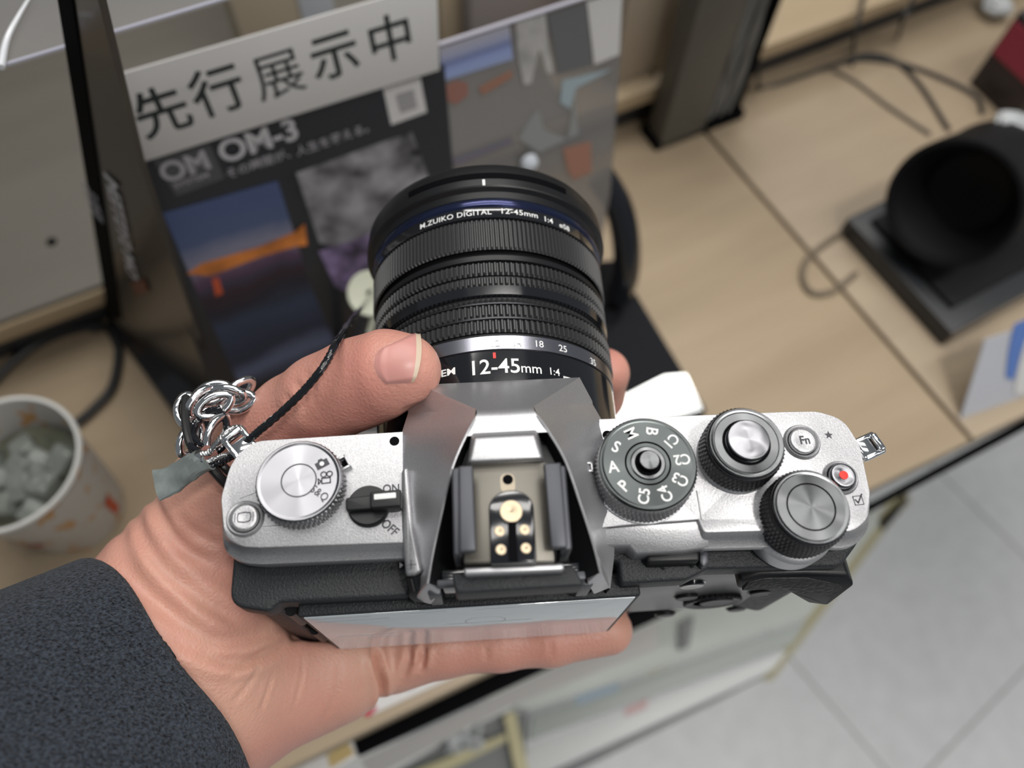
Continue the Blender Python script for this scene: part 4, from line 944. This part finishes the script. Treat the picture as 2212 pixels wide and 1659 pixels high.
# clear side sheet right of the poster, reflections painted on as flat patches
cl = mat('clear_acrylic', (.86, .87, .90), .05, 0, trans=1, alpha=.55); cl.node_tree.nodes['Principled BSDF'].inputs['IOR'].default_value = 1.2
tint = mat('smoky_acrylic', (.24, .23, .225), .08, 0, alpha=.62)
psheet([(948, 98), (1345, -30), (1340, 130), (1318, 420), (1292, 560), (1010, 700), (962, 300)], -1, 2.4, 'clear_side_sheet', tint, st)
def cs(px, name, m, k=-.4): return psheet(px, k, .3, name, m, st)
cs([(950, 105), (1100, 55), (1108, 128), (955, 176)], 'sky_reflection', picmat('sky_reflection_blue', [(0, (.30, .36, .55)), (1, (.40, .40, .47)), (.35, (.28, .35, .62)), (.55, (.16, .20, .38)), (.75, (.34, .36, .5))], 20, 0, .1))
cs([(954, 190), (985, 175), (1010, 180), (1012, 205), (985, 226), (958, 215)], 'salmon_reflection', mat('salmon', (.30, .14, .11), .5))
cs([(1034, 190), (1070, 170), (1106, 152), (1108, 166), (1070, 190), (1042, 206)], 'salmon_reflection', mat('salmon_light', (.32, .16, .11), .5))
cs([(1114, 50), (1178, 30), (1184, 90), (1196, 158), (1182, 160), (1165, 105), (1148, 180), (1132, 184), (1118, 120)], 'pale_figure_reflection', mat('pale_figure', (.42, .41, .40), .5, var=(110, .25)))
cs([(1184, 35), (1266, 8), (1278, 140), (1205, 160)], 'grey_print_and_reflection', mat('flat_grey', (.13, .135, .14), .5))
cs([(1268, 5), (1345, -18), (1338, 118), (1284, 140)], 'white_card_reflection', M['paper'])
cs([(1215, 175), (1320, 150), (1300, 162), (1245, 190), (1232, 235), (1210, 222)], 'blue_reflection', mat('ice_blue', (.34, .42, .46), .5))
cs([(1150, 250), (1165, 240), (1175, 280), (1225, 300), (1240, 215), (1250, 290), (1165, 330), (1120, 300)], 'blue_reflection', mat('ice_blue_faint', (.27, .28, .28), .5))
cs([(1216, 322), (1276, 306), (1278, 372), (1240, 388), (1228, 372)], 'salmon_reflection', mat('salmon_strong', (.34, .17, .12), .5))
cs([(975, 345), (1105, 298), (1110, 308), (985, 358)], 'lilac_reflection', mat('lilac_grey', (.16, .15, .19), .5))
g = MB(); A = pl(948, 96, 0); B = pl(1345, -32, 0); tube(g, [A, B], .9, 6); g.build('sheet_edge', mat('acrylic_edge', (.55, .54, .62), .2), st)
g = MB(); q = pl(1142, 350, 2); revolve(g, [(5, 0), (4.6, 2.4), (2.5, 4), (.01, 4.4)], 24, fr(q, AX, UX, PN), cap1=False); g.build('white_knob', mat('bluish_white_plastic', (.62, .66, .72), .3), st)

# --- security disc and its rod, standing on the base
sd = thing('security_sensor', 'pale round security disc on a metal rod beside the lens', 'security sensor', at(745, 905, -296))
def facing(c): d = CAM-c; d /= np.linalg.norm(d); x = np.cross(UZ, d); x /= np.linalg.norm(x); return fr(c, x, np.cross(d, x), d)
c = at(800, 634, -150); F = facing(c)
g = MB(); revolve(g, [(10.0, -1.5), (10.6, -.9), (10.6, .9), (10.0, 1.5), (9.0, 1.2), (2.2, 1.0), (1.9, .2), (.01, .2)], 64, F); g.build('disc', mat('ivory_plastic', (.60, .62, .50), .4), sd)
g = MB(); revolve(g, [(1.6, 1.0), (1.4, 1.5), (.01, 1.5)], 24, F, cap1=False); g.build('disc_hub', M['gloss'], sd)
g = MB(); tube(g, [c+np.array([1.5, -2, -2]), at(790, 700, -200), at(750, 790, -250), at(735, 880, -296)], 3.2, 16); g.build('rod', mat('grey_rod', (.30, .30, .33), .25, .8), sd)
g = MB(); tube(g, [c+np.array([5.0, -1, 2]), c+np.array([-2.5, -12, -16])], 1.5, 10); g.build('pin', mat('ivory_plastic_pin', (.6, .62, .5), .4), sd)
g = MB(); tube(g, cr([at(712, 860, -296), at(712, 760, -280), at(722, 700, -255), at(750, 640, -225), at(775, 610, -170)], 8), 1.6, 10); g.build('sensor_cable', M['cable'], sd)

# --- paper cup at left
cc_ = .5*(at(165, 1000, -228)+at(-150, 1000, -228)); cc_[1] = at(20, 998, -228)[1]
cup = thing('paper_cup', 'white paper cup of ice with orange and red print, on the counter beside the sleeve', 'cup', (cc_[0]+0, cc_[1], ZT))
rr = 37.5; hz = -228
cupm = mat('paper_cup_print', (.60, .58, .55), .5); nt = cupm.node_tree; N_ = nt.nodes; L_ = nt.links
tc = N_.new('ShaderNodeTexCoord'); vo = N_.new('ShaderNodeTexNoise'); vo.inputs['Scale'].default_value = 95; vo.inputs['Detail'].default_value = 1; L_.new(tc.outputs['Object'], vo.inputs['Vector'])
r = N_.new('ShaderNodeValToRGB'); r.color_ramp.elements[0].position = .60; r.color_ramp.elements[0].color = (.60, .58, .55, 1); r.color_ramp.elements[1].position = .64; r.color_ramp.elements[1].color = (.60, .33, .14, 1); L_.new(vo.outputs['Fac'], r.inputs[0])
L_.new(r.outputs[0], N_['Principled BSDF'].inputs['Base Color'])
F = fr((cc_[0], cc_[1], 0)); hz0 = ZT
g = MB(); revolve(g, [(26.5, hz0), (27, hz0+1), (rr-1.5, hz-1), (rr-2.0, hz-1), (rr-2.2, hz-3), (26.5, hz0+5)], 96, F); g.build('cup_wall', cupm, cup)
g = MB(); revolve(g, [(rr-2, hz-2.5), (rr, hz-2.3), (rr+.6, hz-1), (rr, hz+.5), (rr-1.6, hz+.3), (rr-2, hz-1)], 96, F, cap0=False, cap1=False); g.build('rim', mat('rolled_paper_rim', (.70, .70, .67), .4), cup)
g = MB(); revolve(g, [(.01, hz-26), (rr-6.2, hz-26)], 64, F, cap0=False, cap1=False); g.build('drink', mat('iced_drink', (.13, .135, .10), .1, 0, var=(50, .5)), cup)
icem = mat('ice', (.24, .26, .24), .12, 0, [(120, 1, 'n')], .003, alpha=.75)
for k in range(11):
    a = 2.4*k; rad = 3+2.2*k; rad = min(rad, 24); e = 7.5; g = MB(); c = np.array([cc_[0]+rad*math.cos(a), cc_[1]+rad*math.sin(a), hz-23+(k % 3)*2]); th = k*.9
    X = np.array([math.cos(th), math.sin(th), .35]); X /= np.linalg.norm(X); Yv = np.cross(UZ, X); Yv /= np.linalg.norm(Yv); boxm(g, (0, 0, 0), (e*2, e*1.7, e*1.6), fr(c, X, Yv, np.cross(X, Yv)))
    o = g.build('ice_cube', icem, None, bevel=2.2, bseg=3); tag(o, 'lump of cloudy ice floating in the white paper cup', 'ice', 'ice lumps in the paper cup')
def cupspot(px, py):
    best = None
    for a in np.linspace(-PI, PI, 240):
        for z in np.linspace(hz0+3, hz-3, 40):
            rz_ = 26.5+(rr-1.5-26.5)*(z-hz0)/(hz-hz0); p = np.array(F(rz_*math.cos(a), rz_*math.sin(a), z)); n_ = np.array([math.cos(a), math.sin(a), -.12])
            if (CAM-p) @ n_ < 0: continue
            c_ = RM @ p+TV; e = (c_[0]/c_[2]*FPX+PP[0]-px)**2+(c_[1]/c_[2]*FPX+PP[1]-py)**2
            if best is None or e < best[0]: best = (e, a, z)
    return best[1], best[2]
for (px, py, da, dz) in ((240, 1090, .10, 11), (40, 1196, .40, 3)):
    a0, zc = cupspot(px, py); g = MB(); vs = []
    for i in range(9):
        a = a0+da*2*(i/8-.5)
        for z in (zc-dz, zc+dz): rz_ = 26.5+(rr-1.5-26.5)*(z-hz0)/(hz-hz0)+1.0; vs.append(F(rz_*math.cos(a), rz_*math.sin(a), z))
    g.add(vs, [(2*i, 2*i+2, 2*i+3, 2*i+1) for i in range(8)]); g.build('red_print', mat('orange_red_print', (.52, .07, .02), .5), cup)

# --- big black lens on its stand at right
LA = at(2055, 443, -234); ang = R(-28)   # opening looks back towards the left of the picture
fx = np.array([-math.cos(R(38)), -math.sin(R(38))*1.0, .36]); fx /= np.linalg.norm(fx)
dl = thing('display_lens', 'large round black lens on a square black stand at the right of the counter', 'lens', at(2080, 600, ZT))
Xl = np.cross(UZ, fx); Xl /= np.linalg.norm(Xl); F = fr(LA, Xl, np.cross(fx, Xl), fx)
deep = mat('matt_black', (.006, .006, .007), .6, spec=.25)
g = MB(); revolve(g, [(36, -84), (38, -78), (38, -60), (41, -20), (42, -2), (41.5, 0), (38.5, 0), (37.5, -4), (34, -30)], 96, F, cap0=True, cap1=False); g.build('lens_barrel', deep, dl)
g = MB(); revolve(g, [(37.6, -5), (30, -20), (25, -32), (.01, -36)], 96, F, cap0=False, cap1=False); g.build('front_glass', deep, dl)
lb_ = [(1822, 500), (1880, 440), (2250, 330), (2330, 600), (2060, 712), (2035, 768)]
A = pix([(1835, 488), (1985, 415), (2400, 330), (2420, 560), (2063, 722)], ZT+16)
lb0 = at(1830, 470, ZT+17); lb1 = at(2058, 720, ZT+17); ld_ = (lb1-lb0)/np.linalg.norm(lb1-lb0); lf = np.array([-ld_[1], ld_[0], 0]); Lw = np.linalg.norm(lb1-lb0)
s = fr(lb1*np.array([1, 1, 0]), lf, -ld_)
g = MB(); boxm(g, (80, Lw/2, ZT+8.5), (160, Lw, 17), s); ls = g.build('stand_base', mat('dark_slate_base', (.03, .032, .036), .35), dl, bevel=1.2)
g = MB(); boxm(g, (80, Lw/2+2, ZT+19), (136, Lw-26, 4), s); g.build('stand_tray', deep, ls, bevel=.8)
g = MB(); boxm(g, (80, -.6, ZT+8.5), (158, 1.5, 11), s); g.build('base_front', mat('taupe_front', (.20, .165, .13), .5), ls)

# --- price card at the right edge
o = thing('card_holder', 'pale price card with a blue stripe at the right edge of the counter', 'price card', at(2190, 900, ZT))
q = [at(2075, 905, ZT+.3), at(2240, 846, ZT+.3)]; T = [at(2128, 735, ZT+45), at(2290, 680, ZT+45)]; nn = np.cross(q[1]-q[0], T[0]-q[0]); nn /= np.linalg.norm(nn)
g = MB(); A = [q[0], q[1], T[1], T[0]]; hull2(g, A, [p-nn*1.2 for p in A]); g.build('card_back', mat('card_lavender_grey', (.47, .48, .52), .4), o)
def cd_(px, k=.5): return [on(x, y, q[0]+nn*k, nn) for x, y in px]
sg = 1 if (CAM-q[0])@nn > 0 else -1
for nm, px, mm in (('blue_stripe', [(2190, 700), (2240, 680), (2205, 760), (2190, 820), (2172, 815), (2178, 760)], mat('blue_stripe', (.10, .19, .48), .5)), ('white_patch', [(2215, 735), (2290, 700), (2260, 850), (2190, 850), (2200, 790)], M['paper'])):
    g = MB(); A = cd_(px, .4*sg); hull2(g, A, [p+nn*sg*.3 for p in A]); g.build(nm, mm, o)
# --- red box, top right
q = at(2158, 262, ZT); o = thing('product_box', 'dark box with pink and red print at the top right of the counter', 'box', q)
s = fr((q[0], q[1], 0), AX, BX); g = MB(); boxm(g, (62, 20, ZT+35), (110, 50, 70), s); g.build('carton', mat('carton_dark', (.04, .03, .035), .4), o, bevel=1)
for (x, z, w, h, c_) in ((25, 40, 40, 16, (.45, .05, .10)), (25, 58, 40, 14, (.50, .33, .36)), (60, 16, 60, 10, (.32, .32, .34))):
    g = MB(); boxm(g, (x, -5.3, ZT+z), (w, .6, h), s); g.build('box_print', mat('box_print', c_, .5), o)
g = MB(); boxm(g, (6.6, 20, ZT+48), (1, 46, 30), s); g.build('box_print', mat('box_print_red', (.42, .05, .09), .5), o)
# crumpled clear wrap
def crumple(px, z, r, n, seed, name, label, m, cat_='plastic wrap'):
    rg = random.Random(seed); c = at(*px, z); g = MB()
    for k in range(n):
        p = [c+np.array([rg.uniform(-r, r), rg.uniform(-r, r), rg.uniform(0, r*.5)]) for _ in range(5)]; tube(g, cr(p, 5), lambda t: .6+1.6*math.sin(PI*t), 8)
    o = g.build(name, m); tag(o, label, cat_); o['kind'] = 'stuff'; return o
wrap = mat('clear_wrap', (.50, .52, .53), .3, 0)
crumple((2150, 20), ZT+6, 12, 9, 2, 'wrap_strands', 'twist of clear wrap at the far right end of the counter', wrap)
crumple((2185, 275), ZT+80, 10, 6, 5, 'wrap_strands', 'pale twisted strands above the round black lens', wrap)

# --- post with cables in wrap behind, and neighbours on the shelf
q = at(1480, 252, ZT); s = fr((q[0], q[1], 0), AX, BX)
o = thing('display_post', 'dark olive grey post rising from the back of the counter', 'post', (q[0], q[1], ZT))
g = MB(); boxm(g, (-18, -12, ZT+125), (42, 20, 250), s); g.build('post_column', mat('olive_grey_post', (.11, .105, .09), .5), o, bevel=1.5)
g = MB(); boxm(g, (0, -10, ZT+4), (84, 24, 8), s); g.build('post_foot', M['pit'], o, bevel=1)
g = MB()
for k in range(7):
    path = [s(8+k*3.0+3*math.sin(j*.9+k), -15-2*math.cos(j+k*2), ZT+12+j*22) for j in range(11)]; tube(g, cr(path, 4), 3.4, 8)
o2 = g.build('cable_bundle', mat('grey_sleeving', (.16, .17, .175), .35, .2)); tag(o2, 'bundle of grey wrapped cables against the dark post', 'cables'); o2['kind'] = 'stuff'
g = MB(); boxm(g, (34, -12, ZT+125), (5, 16, 250), s); g.build('post_edge', M['pit'], o)
def shelfbox(px, w, d, h, c_, name, label, cat_, rough=.5):
    q = at(*px, ZT+46); s = fr((q[0], q[1], 0), AX, BX); g = MB(); boxm(g, (0, d/2, ZT+46+h/2), (w, d, h), s); o = g.build(name, mat(name+'_finish', c_, rough), bevel=1.2); tag(o, label, cat_); return o
shelfbox((1380, 170), 46, 60, 90, (.42, .35, .27), 'cream_carton', 'cream box on the shelf just left of the dark post', 'box')
shelfbox((1140, 95), 95, 60, 70, (.34, .30, .30), 'mauve_grey_carton', 'mauve grey box on the shelf above the painted blue reflection', 'box')
shelfbox((990, 110), 26, 50, 60, (.52, .42, .30), 'tan_carton', 'narrow tan box on the shelf right of the header card', 'box')
shelfbox((625, 175), 46, 50, 100, (.52, .44, .33), 'beige_carton', 'beige box standing behind the white header card', 'box')
shelfbox((715, 150), 24, 50, 100, (.60, .63, .68), 'white_carton', 'white box right of the beige box behind the header card', 'box')
# cables
def cable(pts, r, label, z=None, m=None, grp=None):
    P = [at(p[0], p[1], (p[2] if len(p) > 2 else ZT+r+.3)) for p in pts]; g = MB(); tube(g, cr(P, 8), r, 10); o = g.build('cable', m or M['cable']); tag(o, label, 'cable', grp); return o
cable([(1570, 30, ZT+60), (1620, 80, ZT+50), (1640, 140, ZT+40), (1640, 190), (1700, 175), (1800, 140), (1870, 118), (1930, 130), (1985, 180), (2050, 280)], 1.7, 'black cable looping down to the round lens at right')
cable([(1780, 150), (1850, 128), (1950, 138), (2050, 175), (2110, 210), (2122, 245)], 1.7, 'black cable arching to the dark box at top right')
cable([(1870, -20, ZT+50), (1850, 60, ZT+48), (1843, 105), (1840, 140)], 1.6, 'short black cable dropping off the shelf edge')
cable([(1975, -10, ZT+50), (1952, 40, ZT+48), (1940, 80)], 1.6, 'short black cable nearest the clear wrap')
cable([(1800, 152), (1850, 178), (1920, 230), (2010, 290)], 1.4, 'thin cable lying slantwise behind the round lens', m=mat('brown_grey_cable', (.10, .085, .065), .5))
cable([(1855, 480), (1790, 520), (1745, 560), (1735, 600), (1755, 632), (1800, 628), (1850, 590)], 2.0, 'pale looped cable under the black lens stand', m=mat('taupe_cable', (.17, .135, .095), .5))
cable([(-20, 490), (60, 560), (130, 640), (190, 705), (215, 712)], 2.2, 'cable running down from the left edge to the stand')
cable([(-20, 830), (30, 780), (90, 738), (160, 712), (225, 705), (252, 740), (255, 780), (240, 840), (200, 885), (165, 915)], 3.0, 'thick black cable curling behind the paper cup')
cable([(20, 560, ZT+44), (36, 600, ZT+40), (42, 680), (44, 720)], 1.6, 'thin upright cable at the left edge', m=M['cable'])
cable([(-10, 600, ZT+30), (8, 660), (22, 720), (30, 760)], 3.0, 'thick cable at the far left edge')
slab('pink_card', [(-60, 560), (50, 575), (55, 700), (-60, 740)], ZT+3, 1.5, mat('dusty_pink_card', (.40, .31, .28), .6)); tag(D.objects['pink_card'], 'dusty pink card lying at the left edge of the counter', 'card')
o = thing('cable_clip', 'small clear cable clip at the left edge of the counter', 'clip', at(28, 710, ZT)); g = MB(); q = at(28, 706, ZT+6); revolve(g, [(4.5, ZT+.2), (4.5, ZT+6), (3.5, ZT+7), (2.2, ZT+7), (2.0, ZT+2)], 24, fr((q[0], q[1], 0)), cap1=False); g.build('clip_ring', mat('clear_clip', (.35, .37, .38), .15), o)

# --- clear acrylic cover at top left
cv = thing('acrylic_cover', 'clear acrylic sheet with bright edge and curved corner at top left', 'acrylic cover', at(-300, -60, -30))
g = MB(); A = [at(-300, 232, -20), at(560, -27, -20), at(600, -420, -20), at(-300, -420, -20)]; hull2(g, A, [p-np.array([0, 0, 1.5]) for p in A]); g.build('clear_sheet', mat('clear_sheet', (.92, .93, .97), .04, 0, alpha=.07), cv)
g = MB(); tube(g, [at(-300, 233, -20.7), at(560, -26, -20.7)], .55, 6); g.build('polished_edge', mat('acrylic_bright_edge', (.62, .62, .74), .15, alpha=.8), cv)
g = MB(); tube(g, cr([at(70, -15, -19), at(40, 35, -19), at(15, 85, -19), at(2, 145, -19)], 8), lambda t: .35+.8*t, 8); g.build('curved_corner_highlight', mat('acrylic_highlight', (.78, .80, .84), .15), cv)  # pale tube painting the highlight along the bent corner

# --- below the counter: low display unit, rails and floor tape
lu = thing('low_display_unit', 'pale low display unit with price rails under the counter front', 'display unit', at(1400, 1500, -900))
pg = mat('pale_green_white', (.50, .53, .50), .4, var=(14, .06)); gr = mat('mid_grey_panel', (.20, .21, .21), .5); wh = mat('white_rail', (.68, .69, .69), .4)
zs = -620
slab('upper_shelf', [(1000, 1500), (1215, 1430), (1890, 1090), (1900, 1130), (1745, 1335), (1150, 1535)], zs, 12, pg, lu, bevel=1)
slab('front_rail', [(1150, 1545), (1745, 1340), (1712, 1392), (1142, 1600)], zs-14, 30, mat('grey_green_rail', (.40, .43, .41), .45), lu, bevel=1)
slab('white_rail', [(1138, 1612), (1705, 1402), (1668, 1448), (1130, 1690)], zs-40, 14, wh, lu, bevel=1)
slab('base_shadow_strip', [(1120, 1700), (1668, 1455), (1650, 1462), (1560, 1510), (1120, 1730)], zs-60, 30, gr, lu, bevel=1)  # grey sliver standing in for the shadow below the white rail
slab('price_label', [(1240, 1502), (1340, 1466), (1335, 1492), (1246, 1524)], zs-13.4, .5, mat('pale_blue_label', (.30, .38, .46), .5), lu)
slab('price_label', [(1395, 1440), (1450, 1418), (1446, 1440), (1398, 1460)], zs-13.4, .5, mat('cream_label', (.50, .48, .38), .5), lu)
slab('price_label', [(1350, 1530), (1400, 1508), (1396, 1530), (1350, 1548)], zs-39.4, .5, mat('pink_label', (.55, .36, .36), .5), lu)
slab('shelf_divider', [(1470, 1345), (1500, 1330), (1488, 1398), (1468, 1404)], zs+6, 8, gr, lu)
slab('grey_panel', [(700, 1700), (1090, 1540), (1140, 1540), (1130, 1720), (700, 1800)], zs-30, 10, gr, lu)
slab('white_ledge', [(700, 1665), (1180, 1470), (1150, 1510), (1000, 1580), (760, 1720)], zs-10, 10, wh, lu)
yl = mat('yellow_tape', (.55, .50, .30), .5)
slab('yellow_trim', [(1088, 1545), (1112, 1535), (1150, 1700), (1120, 1700)], zs-12, 3, yl, lu)
slab('yellow_trim', [(860, 1680), (1092, 1585), (1095, 1600), (900, 1700)], zs-12, 3, yl, lu)
crumple((1000, 1580), zs+2, 17, 7, 8, 'wrap_heap', 'crumpled clear wrap on the grey ledge under the black strip', wrap)
slab('floor_tape', [(1645, 1470), (1668, 1470), (1965, 1075), (1955, 1050), (1935, 1062)], -1149, .8, yl); tag(D.objects['floor_tape'], 'long pale yellow tape line on the grey floor', 'tape')
slab('tape_corner', [(1895, 1128), (1955, 1066), (1965, 1085), (1905, 1148)], -1149, .8, yl); tag(D.objects['tape_corner'], 'short end of pale yellow tape by the counter edge', 'tape')

# --- tether: cord, wire loop, chain
co = thing('tether_line', 'thin black cord running from the strap lug over the thumb to the pale disc', 'cord', at(600, 900, -5))
g = MB(); P = cr([at(470, 1000, -9), at(500, 985, -7), at(528, 958, -4.5), at(556, 934, -2), at(605, 893, 2), at(655, 845, 6), at(700, 790, 9), at(730, 735, 5), at(760, 690, -30), at(790, 653, -90), at(806, 630, -146)], 12)
tube(g, P, .85, 12, twist=2.2, star=.14, sn=3); g.build('cord_line', M['gloss'], co)
g = MB(); a = 0
for c, r0 in (((455, 925), 3.6), ((450, 932), 4.3)):
    q = at(*c, -10); tube(g, [q+np.array([r0*math.cos(t), r0*1.25*math.sin(t), 1.2*math.sin(2*t)]) for t in np.linspace(0, 2*PI, 40)[:-1]], .75, 10, closed=True)
g.build('cord_knot', M['gloss'], co)
g = MB(); tube(g, cr([at(402, 858, -12), at(400, 900, -10), at(408, 950, -9), at(425, 985, -10)], 8), 1.0, 10); tube(g, cr([at(458, 1012, -10), at(478, 1035, -12), at(505, 1062, -16)], 6), 1.1, 10); tube(g, cr([at(468, 995, -11), at(490, 1015, -12), at(512, 1035, -16)], 6), 1.0, 10); g.build('cord_tail', M['cable'], co)
wl_ = thing('wire_loop', 'twisted steel wire loop through the strap lug, its end wrapped in grey tape', 'wire loop', at(470, 990, -8))
g = MB(); P = cr([at(448, 982, -7), at(465, 962, -5), at(485, 938, -4), at(503, 925, -4.5), at(522, 925, -5), at(531, 940, -6), at(528, 960, -7), at(508, 978, -7), at(485, 984, -7), at(460, 992, -7.5)], 12)
tube(g, P, .62, 16, twist=3.0, star=.16, sn=5); g.build('wire_rope', M['steel'], wl_)
g = MB(); a_, b_ = at(453, 986, -7), at(440, 992, -8); tube(g, [a_, b_], 2.6, 20); g.build('ferrule', M['chrome'], wl_)
rg = random.Random(7); rings = []; A0, A1 = at(452, 990, -7.5), at(340, 1050, -12); tdir = (A1-A0)/np.linalg.norm(A1-A0); nn = np.cross(tdir, UZ); nn /= np.linalg.norm(nn)
for k in range(13):
    t = k/12; c = A0+(A1-A0)*t+UZ*(.6*math.sin(t*7)); w = 2.7+1.1*t+(.2 if k % 4 == 0 else 0); h = 2.3-1.5*t
    rings.append([c+nn*w*math.cos(x)*(1+.04*math.sin(3*x+k*1.1))+np.cross(nn, tdir)*h*math.sin(x)*(1+.16*math.sin(4*x+k)) for x in np.linspace(0, 2*PI, 19)[:-1]])
g = MB(); loft(g, rings); g.build('grey_tape', mat('grey_tape', (.17, .195, .19), .5, 0, [(500, .3, 'n')], .0003, (300, .18, 3)), wl_, ang=24)
ch = thing('metal_chain', 'short tangled chrome chain beside the strap lug, over the thumb joint', 'chain', at(470, 870, -14))
for (x, y, z, rz, tilt) in ((458, 850, -12, 20, 20), (434, 868, -12, 55, 65), (464, 876, -10, 30, 35), (490, 854, -13, -5, 60), (512, 868, -14, 10, 30), (404, 886, -14, 95, 30), (516, 846, -17, 45, 65), (412, 950, -13, 70, 50), (470, 935, -9.5, 70, 60)):
    c = at(x, y, z); ca, sa = math.cos(R(rz)), math.sin(R(rz)); X = np.array([ca, sa, 0]); Y_ = np.array([-sa*math.cos(R(tilt)), ca*math.cos(R(tilt)), math.sin(R(tilt))])
    g = MB(); tube(g, [c+X*3.7*math.cos(t)*(1+.1*math.cos(2*t))+Y_*2.2*math.sin(t) for t in np.linspace(0, 2*PI, 33)[:-1]], .95, 12, closed=True); g.build('chain_link', M['chrome'], ch)
for o in D.objects:
    if '_o' in o: del o['_o']
for m in D.materials:
    if 'n' in m: del m['n']
